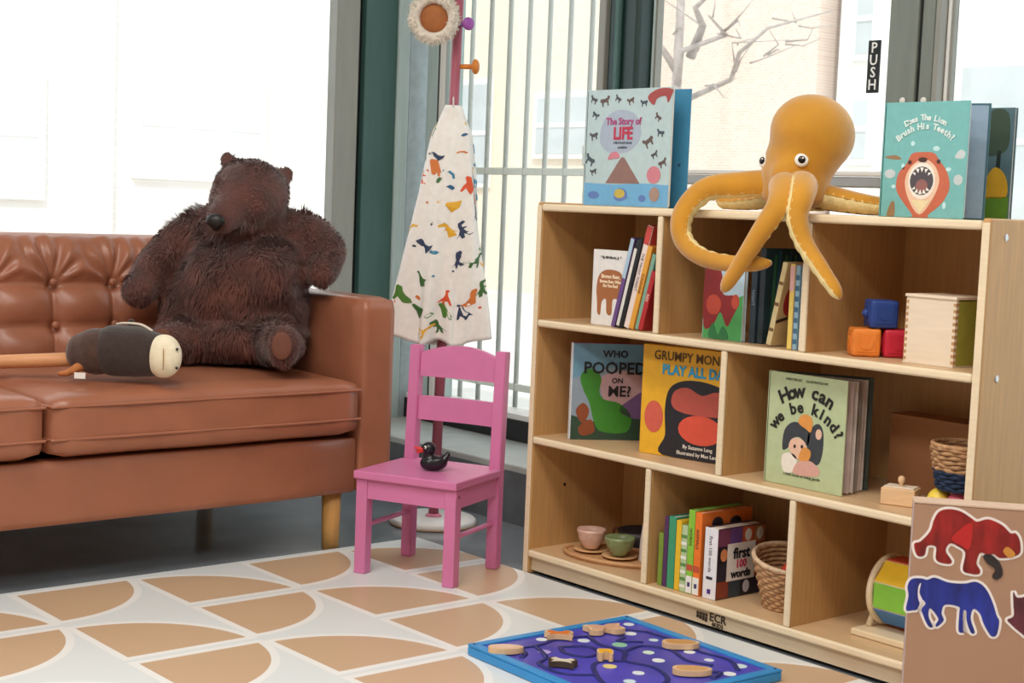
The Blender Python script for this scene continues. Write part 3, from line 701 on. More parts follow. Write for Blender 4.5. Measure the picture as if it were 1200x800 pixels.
decals(fc, 'cover_eyes', [ellip(.078, .085, .003, .004, 8), ellip(.097, .087, .003, .004, 8)], ink('2a1c18'), 5)
for k in range(5):      # fanned leaves between the covers
    lf = new_obj('page', B(.003, .199, -.0008, .0008, .003, .232), mat('leaf_%d' % (k % 3), ('cdb9b0', 'e2d6cf', '8f8378')[k % 3], .7, .1, 30), b)
    lf.matrix_local = T((.003, .011+.0012*k, 0)) @ Rz(.07+.075*k)

# ---- upper row, right cubby: blocks and wooden box
def block(label, c, col, ang, dots, S=.056):
    t = thing('toy_block', label, 'block', c, ang, 'soft toy blocks in the upper right cubby')
    m = mat('rubber_'+col, col, .5, .06, 40)
    new_obj('body', moved(rbox(S, S, S, .004, 8), 0, 0, S/2), m, t, True)
    for (nx, ny) in ((0, -1), (1, 0), (-1, 0)):
        a = math.atan2(ny, nx)
        f = new_obj('raised_face', B(S/2-.001, S/2+.0015, -.019, .019, S/2-.019, S/2+.019, bev=.001, seg=1), m, t); f.matrix_local = Rz(a)
        e = new_obj('emboss', fixn(prism(bmesh.new(), ellip(0, S/2, .012, .012, 16) if dots == 0 else smooth2([(-.012, S/2-.01), (-.004, S/2+.013), (.006, S/2+.002), (.013, S/2+.01), (.008, S/2-.012)]), .0015)), m, f)
        e.matrix_local = T((S/2+.0015, 0, 0)) @ Rz(PI/2)
    return t
AB = .86
block('orange soft toy block beside the red block', (.930, .070, Z2+.0006), 'f08a34', AB, 1)
block('red soft toy block between the orange block and wooden box', (.971, .118, Z2+.0006), 'c41f38', AB, 0)
bb_ = block('dark blue soft toy block on top of the two others', (.950, .094, Z2+.0586), '1e3f86', AB+.05, 0)
kn = new_obj('knob', ball(bmesh.new(), (-.030, 0, .028), .009, u=12, v=8), MATS['rubber_1e3f86'], bb_, True)
wb = thing('wooden_box', 'cream wooden box with finger joints and green side', 'box', (1.100, .045, Z2+.0006))
M_cream = mat('pale_plywood', 'ead9c2', .55, .05, 12, stretch=(1, 10, 10))
new_obj('front_panel', B(-.056, .056, 0, .008, .002, .128), M_cream, wb)
new_obj('back_panel', B(-.056, .056, .10, .108, .002, .128), M_cream, wb)
new_obj('side_panel', B(.050, .056, .0082, .0998, .002, .126), mat('green_felt', 'a3a443', .7, .08, 40), wb)
new_obj('side_panel', B(-.056, -.050, .0082, .0998, .002, .126), M_cream, wb)
new_obj('lid', B(-.058, .058, -.003, .111, .1282, .134, bev=.001), M_cream, wb); new_obj('bottom_panel', B(-.057, .057, -.002, .110, 0, .0018), M_cream, wb)
for k in range(10):
    for sx_ in (-1, 1):
        new_obj('finger_joint', B(sx_*.0535-.003, sx_*.0535+.003, -.0008, .0081, .006+.0122*k, .0122*k+.0120), mat('endgrain', 'b98f62', .7, .1, 60), wb)

# ---- middle row, right cubby: peg block, cardboard box, bowl and toys
pb = thing('peg_block', 'small wooden block with a round peg on top', 'toy', (1.030, .085, Z3+.0006), .35)
new_obj('body', B(-.034, .034, -.024, .024, 0, .034, bev=.002), M_pine, pb)
new_obj('peg', fixn(lathe(bmesh.new(), [(.004, .034), (.004, .042), (.007, .046), (.007, .053), (.003, .057)], 14)), M_pine, pb, True)
new_obj('rim', B(-.030, .030, -.020, .020, .0342, .0365, bev=.0008), mat('pale_plywood', '', 0), pb)
cbx = thing('cardboard_box', 'plain brown box at the back of the right middle cubby', 'box', (1.05, .262, Z3+.0006))
M_card = mat('cardboard', 'a9744c', .75, .05, 8)
new_obj('body', B(-.155, .155, -.035, .035, 0, .148), M_card, cbx); new_obj('lid', B(-.157, .157, -.037, .037, .1482, .158, bev=.001), M_card, cbx)
def weave(t, r0, r1, h, rows, m, z0=0.0, name='weave', n=48, amp=.0028, th=.0042):
    """rows of plaited strand, each going in and out round the stakes"""
    for i in range(rows):
        f = i/(rows-1); R = r0+(r1-r0)*f; bm = bmesh.new(); pts = []
        for k in range(n+1):
            a = 2*PI*k/n; rr = R+amp*math.cos(a*n/4+PI*i); pts.append((rr*math.cos(a), rr*math.sin(a), z0+h*f+.0012*math.sin(a*n/4*.5+i)))
        new_obj(name, fixn(tube(bm, pts, th, 6, cap=False)), m, t, True)
M_rush = mat('seagrass', 'b98f66', .8, .28, 90, bump=.2)
bowl = thing('woven_bowl', 'woven bowl with tan rim and navy lower half', 'bowl', (1.160, .105, .3945))
weave(bowl, .050, .056, .030, 5, mat('navy_rush', '1b2f4e', .8, .2, 90), .006)
weave(bowl, .057, .064, .040, 6, M_rush, .042, 'tan_weave')
new_obj('bottom', fixn(lathe(bmesh.new(), [(.052, 0), (.053, .004)], 24)), MATS['navy_rush'], bowl)
new_obj('rim', fixn(tube(bmesh.new(), [(.0645*math.cos(2*PI*k/36), .0645*math.sin(2*PI*k/36), .0875) for k in range(37)], .0045, 7, cap=False)), M_rush, bowl, True)
for nm, lb, c, col, r in (('toy_ball', 'small yellow toy under the woven bowl', (1.120, .085, Z3+.0245), 'f2d24a', .024), ('toy_ball', 'small pink toy under the woven bowl', (1.164, .085, Z3+.0245), 'ef6f86', .0235), ('toy_ball', 'small red toy behind the pink one under the bowl', (1.150, .135, Z3+.0245), 'd8423c', .0235)):
    t = thing(nm, lb, 'toy', c, 0, 'toys under the woven bowl')
    new_obj('body', ball(bmesh.new(), (0, 0, 0), (r*1.02, r, r)), mat('toy_'+col, col, .4, .05), t, True); new_obj('stalk', tube(bmesh.new(), [(0, -r*.9, .004), (0, -r-.003, .006)], .003, 8), mat('toy_green', '6a9a3a', .5), t)

# ---- bottom row, left cubby: tea set on a tray
tray = thing('wooden_tray', 'oval wooden tray with raised rim on the bottom shelf', 'tray', (.208, .115, Z4+.0006), .30)
M_tray = mat('tray_wood', 'c99a6c', .5, .1, 12, stretch=(1, 10, 10))
def oval(bm, rx, ry, z0, z1, n=40):
    a = [bm.verts.new((rx*math.cos(2*PI*k/n), ry*math.sin(2*PI*k/n), z0)) for k in range(n)]; b = [bm.verts.new((v.co.x, v.co.y, z1)) for v in a]
    bm.faces.new(a[::-1]); bm.faces.new(b)
    for k in range(n): bm.faces.new((a[k], a[(k+1) % n], b[(k+1) % n], b[k]))
    return bm
new_obj('tray_base', oval(bmesh.new(), .140, .085, 0, .006), M_tray, tray)
new_obj('rim', fixn(tube(bmesh.new(), [(.140*math.cos(2*PI*k/44), .085*math.sin(2*PI*k/44), .008) for k in range(45)], .005, 7, cap=False)), M_tray, tray, True)
def cup(label, c, col, R, h):
    t = thing('tea_cup', label, 'cup', c, 0, 'tea cups on the wooden tray')
    pr_ = [(R*.45, 0), (R*.5, .003), (R*.85, h*.45), (R*.97, h*.8), (R, h), (R*.93, h), (R*.88, h*.75), (R*.7, h*.35), (.002, h*.16)]
    new_obj('bowl', fixn(lathe(bmesh.new(), pr_, 26)), mat('glaze_'+col, col, .3, .12, 60), t, True)
    new_obj('glaze_band', fixn(lathe(bmesh.new(), [(R*.975, h*.80), (R*1.012, h*.86), (R*1.01, h*.93)], 26, caps=False)), mat('glaze_'+col, col, .3), t, True)
def saucer(label, c, R=.042):
    t = thing('saucer', label, 'saucer', c, 0, 'wooden saucers on the tray')
    new_obj('plate', fixn(lathe(bmesh.new(), [(R*.5, 0), (R*.55, .002), (R, .006), (R*.98, .008), (R*.5, .004), (.001, .004)], 28)), mat('saucer_wood', 'd2a676', .5, .1, 14), t, True)
    new_obj('rim', fixn(tube(bmesh.new(), [(R*math.cos(2*PI*k/30), R*math.sin(2*PI*k/30), .007) for k in range(31)], .0016, 6, cap=False)), MATS['saucer_wood'], t, True)
zt_ = Z4+.0068
saucer('round wooden saucer under the pale pink cup', (.136, .094, zt_)); cup('pale pink glazed tea cup on a saucer', (.136, .094, zt_+.0085), 'd9b3a2', .036, .048)
saucer('round wooden saucer under the green cup', (.226, .104, zt_)); cup('green glazed tea cup on a saucer', (.226, .104, zt_+.0085), '8a9a6c', .037, .044)
dk = thing('dark_dish', 'dark grey oval dish behind the tea cups', 'dish', (.150, .250, Z4+.0006), .2)
new_obj('dish', fixn(lathe(bmesh.new(), [(.04, 0), (.05, .01), (.060, .045), (.056, .046), (.05, .012), (.001, .010)], 28)), mat('dark_glaze', '3b3638', .4, .1), dk, True)
new_obj('handle', fixn(tube(bmesh.new(), spline([(-.056, 0, .04), (-.078, 0, .036), (-.080, 0, .018), (-.048, 0, .012)], 6), .004, 8)), mat('brown_glaze', '6a3f2c', .4, .1), dk, True)
bt = thing('milk_bottle', 'small white bottle with wooden stopper beside the green cup', 'bottle', (.291, .138, zt_))
new_obj('body', fixn(lathe(bmesh.new(), [(.022, 0), (.024, .004), (.022, .05), (.018, .088), (.016, .098)], 22)), mat('white_glaze', 'e6dfda', .35, .04), bt, True)
new_obj('stopper', fixn(lathe(bmesh.new(), [(.013, .0982), (.015, .108), (.012, .111)], 18)), M_tray, bt, True)

# ---- bottom row, middle cubby: row of small books, basket with a ball
rowb = [('thin olive book, leftmost and lowest in the bottom row of books', .4525, .014, .120, '7d9a3c', '6a8a34', None, 0),
        ('purple book second in the bottom row of books', .4665, .0125, .160, '54305e', '4a2a54', None, 0),
        ('teal green book in the bottom row of books', .4895, .0215, .163, '3f9a72', '36876a', None, 0),
        ('yellow book in the bottom row of books', .5065, .0155, .158, 'ecbf2c', 'e4b424', None, 0),
        ('pale green speckled book in the bottom row of books', .5255, .0175, .150, 'b9cfa0', 'a8c48c', None, 1),
        ('tall bright green book with white foot label', .5455, .0185, .188, '8cc63f', '7ab636', 'WORDS', 2),
        ('tall orange book with white foot label', .5665, .0195, .186, 'f07a28', 'e0742c', 'ANIMALS', 2)]
for lb, xr, t, h, c1, c2, s, kind in rowb:
    b, fc, sp = spine_book('board_book', lb, xr, .018, Z4+.0006, .165, h, t, ink(c1), ink(c2), group='bottom row of small books')
    if s: spine_print(sp, t, h, s, .011, '4a3a2a', h*.68)
    if kind == 1:
        for q in range(8): spine_band(sp, t, .01+.016*q, .017+.016*q, ink('5d8f4a' if q % 2 else 'f0efe4'), 'spine_spot')
    if kind == 2: spine_band(sp, t, .002, .040, ink('f2efec')); new_obj('label_mark', B(-.0025, -.0022, t*.3, t*.7, .016, .026), ink('3a2a66'), sp); spine_band(sp, t, .052, .066, ink('c0503a'), 'spine_spot')
    if kind == 2 and t > .019: decals(fc, 'cover_spot', [ellip(.05, .160, .018, .014), ellip(.11, .155, .02, .016)], ink('2c2630'))
b, fc, sp = spine_book('board_book', 'thick board book with white spine and first words cover', .612, .022, Z4+.0006, .158, .158, .038, ink('ecebf0'), ink('4a2f3c'), group='bottom row of small books')
spine_print(sp, .038, .158, 'first 100 words', .013, '5a5a6a', .10); new_obj('label_mark', B(-.0025, -.0020, .010, .028, .044, .050), ink('2f2f38'), sp); new_obj('label_mark', B(-.0025, -.0020, .014, .024, .012, .022), ink('4a2f8a'), sp)
r_ = random.Random(4); pal = ['c0562e', '23222a', '6a4a8a', '8a3f2c', '2f2a3a', 'a86a3a', '7a3f5a', '33404a']
for ix in range(4):
    for iz in range(4):
        if 1 <= iz <= 2 and 1 <= ix <= 2: continue
        x0, z0 = .002+ix*.0388, .002+iz*.0388
        decal(fc, 'cover_tile', [(x0, z0), (x0+.0375, z0), (x0+.0375, z0+.0375), (x0, z0+.0375)], ink(pal[r_.randrange(8)]))
        if ix+iz in (2, 5, 6): decal(fc, 'cover_picture', ellip(x0+.019, z0+.019, .011, .014), ink(r_.choice(['c9c4d0', 'd9d2c8', 'd98a5a'])), 2)
decal(fc, 'cover_panel', [(.032, .038), (.124, .038), (.124, .122), (.032, .122)], ink('e9e1da'), 2)
title(fc, 'first', .034, '23202a', .078, .088, lift=4, offset=.001); title(fc, '100', .024, 'c64a6a', .078, .067, lift=4, offset=.001); title(fc, 'words', .025, '23202a', .078, .045, lift=4, offset=.001)
bk_ = thing('wicker_basket', 'small woven basket with slanted rim beside the first words book', 'basket', (.735, .118, Z4+.0008))
def slanted(t, rows):
    n = 60
    for i in range(rows):
        f = i/(rows-1); pts = []
        for k in range(n+1):
            a = 2*PI*k/n; R = .050+.026*f+.0024*math.cos(15*a+PI*i)
            top = .100+.016*math.cos(a-2.6)
            pts.append((R*math.cos(a), R*math.sin(a), .004+top*f))
        new_obj('weave', fixn(tube(bmesh.new(), pts, .0048, 6, cap=False)), M_rush, t, True)
slanted(bk_, 13)
new_obj('bottom', fixn(lathe(bmesh.new(), [(.048, .0), (.050, .005)], 24)), M_rush, bk_)
rimp = [(.078*math.cos(2*PI*k/40), .078*math.sin(2*PI*k/40), .108+.016*math.cos(2*PI*k/40-2.6)) for k in range(41)]
new_obj('rim', fixn(tube(bmesh.new(), rimp, .0055, 7, cap=False)), mat('pale_rush', 'd6b896', .8, .2, 80), bk_, True)
rb_ = thing('toy_ball', 'small red ball lying inside the woven basket', 'toy', (.745, .115, Z4+.080)); new_obj('body', ball(bmesh.new(), (0, 0, 0), .024), mat('toy_red', 'e2452f', .4, .06), rb_, True); new_obj('seam', fixn(tube(bmesh.new(), [(.0243*math.cos(2*PI*k/30), .0243*math.sin(2*PI*k/30), 0) for k in range(31)], .001, 6, cap=False)), mat('toy_orange', 'f08a5a', .4), rb_, True)
dcl = thing('cloth_bundle', 'dark cloth bundle filling the woven basket below the ball', 'cloth', (.745, .115, Z4+.0065)); new_obj('bundle', blob(caps(bmesh.new(), [(-.012, 0, .024), (.012, .004, .024)], [.020, .020]), .006, 4), mat('dark_cloth', '3a2c2c', .9, .2), dcl, True)

# ---- bottom row, right cubby: spinning drum
dr = thing('spinning_drum', 'wooden spinning drum toy with yellow and green slats', 'toy', (1.060, .150, Z4+.0006))
M_ring = mat('pale_maple', 'e6d0ac', .45, .05, 12)
new_obj('base', B(-.117, .150, -.085, .085, 0, .014, bev=.003), M_ring, dr)
zc_, Rr = .090, .072
for sx_ in (-1, 1):
    ring = new_obj('end_disc', fixn(lathe(bmesh.new(), [(Rr*.80, -.006), (Rr, -.006), (Rr*1.03, 0), (Rr, .006), (Rr*.80, .006), (Rr*.80, -.006)], 40, caps=False)), M_ring, dr, True)
    ring.matrix_local = T((sx_*.088, 0, zc_)) @ Ry(PI/2)
    cap_ = new_obj('end_cap', fixn(lathe(bmesh.new(), [(Rr*.80, -.003), (Rr*.80, .003)], 32)), M_ring, dr); cap_.matrix_local = T((sx_*.086, 0, zc_)) @ Ry(PI/2)
    for sy_ in (-1, 1): new_obj('upright', fixn(tube(bmesh.new(), [(sx_*.102, sy_*.045, .0142), (sx_*.102, sy_*.020, .060), (sx_*.102, 0, zc_)], .0065, 8)), M_ring, dr, True)
for k, col in enumerate(('3f7fc0', 'e0542f', 'f2c32e', '86c440', '3f7fc0', 'e0542f', 'f2c32e', '86c440')):
    a = PI*.70-k*PI/4
    # slat k spans one eighth of the drum, k=0 on the upper front
    s_ = new_obj('slat', B(-.080, .080, -.026, .026, Rr*.86, Rr*.93, bev=.0015, seg=1), mat('slat_'+col, col, .45, .05), dr)
    s_.matrix_local = T((0, 0, zc_)) @ Matrix.Rotation(PI/2-a-PI*.20+PI*.25*0 + .50, 4, 'X')
    rd = new_obj('slat_rod', tube(bmesh.new(), [(-.082, 0, Rr*.93), (.082, 0, Rr*.93)], .004, 8), M_ring, dr, True)
    rd.matrix_local = T((0, 0, zc_)) @ Matrix.Rotation(PI/2-a-PI*.20+.50+PI/8, 4, 'X')

# ================================================================== OCTOPUS
octo = thing('plush_octopus', 'golden yellow plush octopus with arms hanging over the shelf edge', 'plush toy', (.70, .10, ZT))
OO = Vector((.70, .10, ZT))
M_oct = mat('yellow_velvet', 'c98b0e', .75, .14, 9, bump=.25, bscale=400, sheen=.6)
M_octu = mat('pale_yellow_plush', 'f6e2a4', .85, .10, 60, bump=.4, bscale=300)
bm = bmesh.new()
ball(bm, (.730, .118, 1.082), (.092, .086, .084), Euler((0, .35, .7)))
ball(bm, (.712, .110, 1.03), (.082, .078, .06))
ball(bm, (.728, .115, 1.045), (.074, .070, .07)); ball(bm, (.702, .105, .992), (.078, .074, .062)); ball(bm, (.70, .105, .955), (.075, .072, .035))
ball(bm, (.722, .050, .995), (.036, .034, .034))
me = blob(bm, .008, 12); me.transform(T(-OO)); new_obj('head', me, M_oct, octo, True)
# eyes
R3 = Vector((.647, .763, 0)); T3 = Vector((.763, -.647, 0))
for c, nrm in ((Vector((.7605, .0500, 1.024)), (T3*.97+Vector((0, 0, .12))-R3*.1)), (Vector((.6565, .0535, 1.022)), (T3*.55-R3*.80+Vector((0, 0, .12))))):
    nrm = nrm.normalized(); q = nrm.to_track_quat('Z', 'Y').to_matrix().to_4x4()
    e = new_obj('eye', ball(bmesh.new(), (0, 0, 0), (.0145, .0145, .007)), mat('eye_white', 'f3f0ea', .2, .02), octo, True); e.matrix_local = T(c-OO) @ q
    p_ = new_obj('pupil', ball(bmesh.new(), (0, 0, .0045), (.0085, .0085, .0042)), mat('eye_black', '100c0a', .1, .02), e, True)
    gl = new_obj('glint', ball(bmesh.new(), (.002, .003, .0082), (.0022, .0022, .001), u=8, v=6), mat('eye_white', ''), e, True)
def octo_arm(pts, r0, r1, under):
    P = spline(pts, 9); n = len(P); upper = bmesh.new(); low = bmesh.new(); ur = []; lr = []
    NU, NL = 13, 9; AU = 1.05
    U = None if callable(under) else Vector(under)
    for i, p in enumerate(P):
        t = (P[min(i+1, n-1)]-P[max(i-1, 0)]).normalized(); f = i/(n-1)
        u = Vector(under(f)) if callable(under) else U
        u = (u-t*u.dot(t)).normalized(); s = t.cross(u)
        r = r0+(r1-r0)*f
        if f > .93: r *= math.sqrt(max(.02, 1-((f-.93)/.07)**2*.85))
        p = p-OO
        ur.append([upper.verts.new(p+(u*math.cos(a)+s*math.sin(a))*r) for a in [AU+(2*PI-2*AU)*k/(NU-1) for k in range(NU)]])
        sc2 = 1+.10*math.sin(i*2.1)
        lr.append([low.verts.new(p+(u*math.cos(a)*(.80+.06*math.sin(i*1.6))+s*math.sin(a)*sc2)*r*1.0) for a in [-AU*1.04+2.08*AU*k/(NL-1) for k in range(NL)]])
    for b_, rr in ((upper, ur), (low, lr)):
        for x, y in zip(rr, rr[1:]):
            for k in range(len(x)-1): b_.faces.new((x[k], x[k+1], y[k+1], y[k]))
        b_.faces.new(rr[-1]); b_.faces.new(rr[0][::-1])
    a_ = new_obj('arm', fixn(upper), M_oct, octo, True); new_obj('underside', fixn(low), M_octu, a_, True)
    return a_
octo_arm([(.66, .085, .972), (.615, .045, .968), (.555, -.010, .954), (.533, -.052, .902), (.543, -.060, .850), (.60, -.062, .816), (.685, -.060, .806), (.785, -.060, .812)], .034, .016, (lambda f: Vector((.62, .62, -.45)).lerp(Vector((.45, .45, .75)), min(1, max(0, (f-.25)*2.5)))))
octo_arm([(.715, .055, .968), (.760, .000, .962), (.795, -.055, .925), (.782, -.082, .880), (.745, -.092, .820), (.690, -.092, .748)], .034, .015, (.462, .854, -.1))
octo_arm([(.745, .065, .968), (.800, .010, .968), (.832, -.035, .945), (.838, -.052, .905), (.860, -.052, .855), (.905, -.050, .805), (.955, -.048, .752)], .034, .015, (-.768, -.596, -.1))
octo_arm([(.73, .13, .955), (.79, .155, .944), (.85, .175, .936), (.905, .185, .934)], .030, .017, (.5, -.6, -.75))
octo_arm([(.66, .13, .955), (.58, .15, .944), (.50, .165, .936), (.430, .165, .934)], .030, .018, (.1, -.5, -.85))
octo_arm([(.70, .15, .955), (.69, .20, .944), (.66, .25, .938), (.60, .275, .934)], .028, .016, (0, 0, -1))

# ================================================================== PINK CHAIR AND DUCK
CH = Vector((-.118, -.212, .0068)); CA = .42
chair = thing('childs_chair', 'small pink wooden child chair in front of the ledge', 'chair', CH, CA)
def chp(bm, name, parent=chair): return new_obj(name, bm, M_pink, parent)
hw, hd = .121, .112
for sx_ in (-1, 1):
    chp(B(sx_*hw-.015, sx_*hw+.015, -hd-.015, -hd+.015, 0, .232, bev=.002), 'leg')
    bm = bmesh.new()        # back leg running up into the back post, raked above the seat
    prof = [(hd-.014, 0), (hd+.016, 0), (hd+.016, .24), (hd+.026, .540), (hd+.0, .540), (hd-.014, .24)]
    a = [bm.verts.new((sx_*hw-.0145, y, z)) for y, z in prof]; b_ = [bm.verts.new((sx_*hw+.0145, y, z)) for y, z in prof]
    bm.faces.new(a); bm.faces.new(b_[::-1])
    for i in range(6): bm.faces.new((a[i], a[(i+1) % 6], b_[(i+1) % 6], b_[i]))
    fixn(bm); bmesh.ops.bevel(bm, geom=bm.edges[:], offset=.002, segments=2, affect='EDGES')
    chp(bm, 'leg')
    chp(fixn(tube(bmesh.new(), [(sx_*hw, -hd+.012, .115), (sx_*hw, hd-.012, .115)], .006, 10)), 'stretcher')
    chp(B(sx_*hw-.009, sx_*hw+.009, -hd+.0155, hd-.0145, .185, .2318), 'apron')
chp(B(-hw+.0155, hw-.0155, -hd-.012, -hd+.008, .185, .2318), 'apron'); chp(B(-hw+.015, hw-.015, hd-.010, hd+.008, .190, .2318), 'apron')
seat = chp(B(-.140, .140, -.136, hd-.016, .2325, .252, bev=.003), 'seat')
chp(B(-hw+.015, hw-.015, hd-.017, hd+.012, .2325, .252), 'seat_back_edge', seat)
for sx_ in (-1, 1):
    sc_ = new_obj('screw_cap', fixn(lathe(bmesh.new(), [(.004, 0), (.004, .001)], 10)), mat('dark_pink', '8a2f5a', .5), chair); sc_.matrix_local = T((sx_*(hw+.0152), -hd, .215)) @ Ry(sx_*PI/2)
def rail(z0, z1, arch):
    bm = bmesh.new(); n = 16; rows = []
    for k in range(n+1):
        u = -1+2*k/n; x = u*(hw-.0145); zt = z1+arch*(1-u*u); sag = .010*(1-u*u)
        yb = lambda z: hd-.002+(z-.24)*.034+sag*.8
        rows.append([bm.verts.new((x, yb(z)+d, z)) for z, d in ((z0, 0), (zt, 0), (zt, .015), (z0, .015))])
    for r1, r2 in zip(rows, rows[1:]):
        for i in range(4): bm.faces.new((r1[i], r1[(i+1) % 4], r2[(i+1) % 4], r2[i]))
    bm.faces.new(rows[0]); bm.faces.new(rows[-1][::-1]); return fixn(bm)
chp(rail(.462, .522, .022), 'top_rail'); chp(rail(.352, .412, .0), 'back_slat')

duck = thing('rubber_duck', 'black rubber duck with red bill on the pink chair', 'toy', (-.094, -.225, .2594), .95)
M_dk = mat('black_rubber', '17181e', .28, .05)
bm = bmesh.new(); ball(bm, (.0, 0, .019), (.034, .024, .019)); ball(bm, (-.005, 0, .014), (.028, .022, .014)); ball(bm, (.027, 0, .030), (.012, .012, .010), Euler((0, -.7, 0))); ball(bm, (.035, 0, .041), (.006, .008, .008), Euler((0, -.7, 0)))
ball(bm, (-.012, 0, .037), (.013, .013, .016)); ball(bm, (-.013, 0, .054), (.0185, .0175, .0165))
for v in bm.verts: v.co.z = max(v.co.z, .001)
new_obj('body', blob(bm, .003, 6), M_dk, duck, True)
new_obj('bill', blob(ball(ball(bmesh.new(), (-.034, 0, .053), (.016, .012, .0042), Euler((0, .15, 0))), (-.032, 0, .0465), (.013, .011, .0038), Euler((0, -.2, 0))), .0018, 4), mat('red_bill', 'd9342c', .3, .05), duck, True)
for sy_ in (-1, 1):
    e = new_obj('eye', ball(bmesh.new(), (-.022, sy_*.0135, .058), (.0035, .003, .0042), u=10, v=8), mat('eye_white', ''), duck, True); new_obj('pupil', ball(bmesh.new(), (-.0235, sy_*.0150, .058), (.0018, .0018, .0022), u=8, v=6), mat('eye_black', ''), e, True)
    new_obj('wing', ball(bmesh.new(), (.006, sy_*.0225, .022), (.018, .005, .011), Euler((0, -.25, 0))), M_dk, duck, True)

# ================================================================== COAT STAND, PONCHO, HAT
CS = Vector((-.575, .150, 0))
stand = thing('coat_stand', 'pink coat stand with round white base and coloured pegs', 'coat stand', CS)
M_pole = mat('dusty_pink_paint', 'a9596a', .45, .05, 12)
new_obj('base', fixn(lathe(bmesh.new(), [(.118, 0), (.122, .004), (.122, .014), (.116, .020), (.03, .022)], 44)), M_white, stand, True)
new_obj('base_rim', fixn(tube(bmesh.new(), [(.121*math.cos(2*PI*k/44), .121*math.sin(2*PI*k/44), .004) for k in range(45)], .004, 6, cap=False)), mat('tan_rim', 'b59a82', .6), stand, True)
LEAN = Vector((.012, .018, 0))
new_obj('pole', fixn(tube(bmesh.new(), [(0, 0, .022), LEAN*.5+Vector((0, 0, .8)), LEAN+Vector((0, 0, 1.62))], [.0145, .014, .0135], 16)), M_pole, stand, True)
new_obj('pole_collar', fixn(lathe(bmesh.new(), [(.024, .022), (.022, .026), (.015, .030)], 20)), mat('rose_paint', 'd9809a', .4), stand, True)
PT = lambda z: LEAN*(z/1.62)
def peg(z, d, L, col, rk):
    d = Vector(d).normalized(); p0 = PT(z)+Vector((0, 0, z)); m = mat('peg_'+col, col, .4, .06)
    g = new_obj('peg', fixn(tube(bmesh.new(), [p0+d*.012, p0+d*(L*.5), p0+d*L], [.006, .0075, .006], 10)), m, stand, True)
    k = new_obj('knob', ball(bmesh.new(), (0, 0, 0), (rk, rk, rk*.55)), m, g, True); k.matrix_local = T(p0+d*L) @ d.to_track_quat('Z', 'Y').to_matrix().to_4x4()
peg(1.395, T3*.8+R3*.55, .055, '9a4fa6', .018); peg(1.282, R3*.98+Vector((0, 0, .03)), .055, 'd9822f', .021)
peg(1.47, -R3*.75+T3*.65, .026, 'e0b03a', .010); peg(1.55, T3*.5-R3*.8, .055, 'c0504a', .018)

# dinosaur poncho: a folded cloth cone round the pole
po = thing('dinosaur_poncho', 'white hooded poncho with dinosaur print hanging on the coat stand', 'poncho', CS+Vector((0, 0, .52)))
def cloth(u, v):
    """u round (0..1, 0 at the front slit), v from the top (0) to the hem (1); local coordinates along R3 / T3"""
    a = 2*PI*u
    wd = .018+.030*min(1, v/.12)**.8+.075*max(0, v-.08)**.85
    fold = 1+(.05+.17*v)*math.cos(6*a+1.2*math.sin(3*v+a))+.06*v*math.cos(13*a+4*v)
    slit = math.exp(-(((a+PI) % (2*PI)-PI)/.26)**2)*max(0, v-.28)*.75
    x = math.sin(a)*max(.0215, wd*.96*fold); d = math.cos(a)*max(.0215, wd*.62*fold*(1-slit))
    x += .014*v*math.sin(a) - .010*v
    z = .655-.655*v*(1+.03*math.cos(a*2)) + .05*slit*v
    return R3*x+T3*d+Vector((0, 0, z))+PT(.52+z)*1.0
M_cloth = mat('white_cotton', 'f3efea', .85, .04, 60, bump=.15, bscale=300)
NU, NV = 120, 60
bm = bmesh.new(); g = [[bm.verts.new(cloth(i/NU, j/NV)) for i in range(NU)] for j in range(NV+1)]
for j in range(NV):
    for i in range(NU): bm.faces.new((g[j][i], g[j][(i+1) % NU], g[j+1][(i+1) % NU], g[j+1][i]))
pc = new_obj('cloth', fixn(bm), M_cloth, po, True)
sm = pc.modifiers.new('thick', 'SOLIDIFY'); sm.thickness = .003; sm.offset = 1
new_obj('hanging_loop', fixn(tube(bmesh.new(), spline([PT(1.17)+Vector((0, 0, .645))+T3*.016, PT(1.18)+Vector((0, 0, .668))+T3*.03, PT(1.18)+Vector((0, 0, .674))+T3*.036, PT(1.18)+Vector((0, 0, .650))+T3*.024], 5), .002, 6)), M_cloth, po, True)
DINO = {'long': [(-1, -.2), (-.6, .0), (-.1, .15), (.2, .45), (.45, .95), (.8, 1.0), (.85, .8), (.6, .72), (.5, .3), (.55, -.1), (.5, -.7), (.3, -.7), (.25, -.25), (-.15, -.25), (-.2, -.7), (-.4, -.7), (-.45, -.2)],
        'rex': [(-1, -.5), (-.5, -.3), (-.1, .1), (.0, .6), (.2, .9), (.75, .85), (.8, .6), (.35, .5), (.3, .25), (.55, .15), (.5, .05), (.25, .05), (.2, -.3), (.4, -.8), (.1, -.8), (-.05, -.4), (-.25, -.8), (-.5, -.8), (-.4, -.35)],
        'leaf': [(-.5, 0), (-.2, .4), (.4, .6), (.8, .2), (.3, -.1), (-.1, -.3)], 'dot': [(-.4, 0), (0, .4), (.4, 0), (0, -.4)],
        'arc': [(-.8, -.3), (-.4, .25), (.3, .45), (.85, .3), (.8, .0), (.3, .15), (-.2, -.05), (-.5, -.45)]}
prng = random.Random(12)
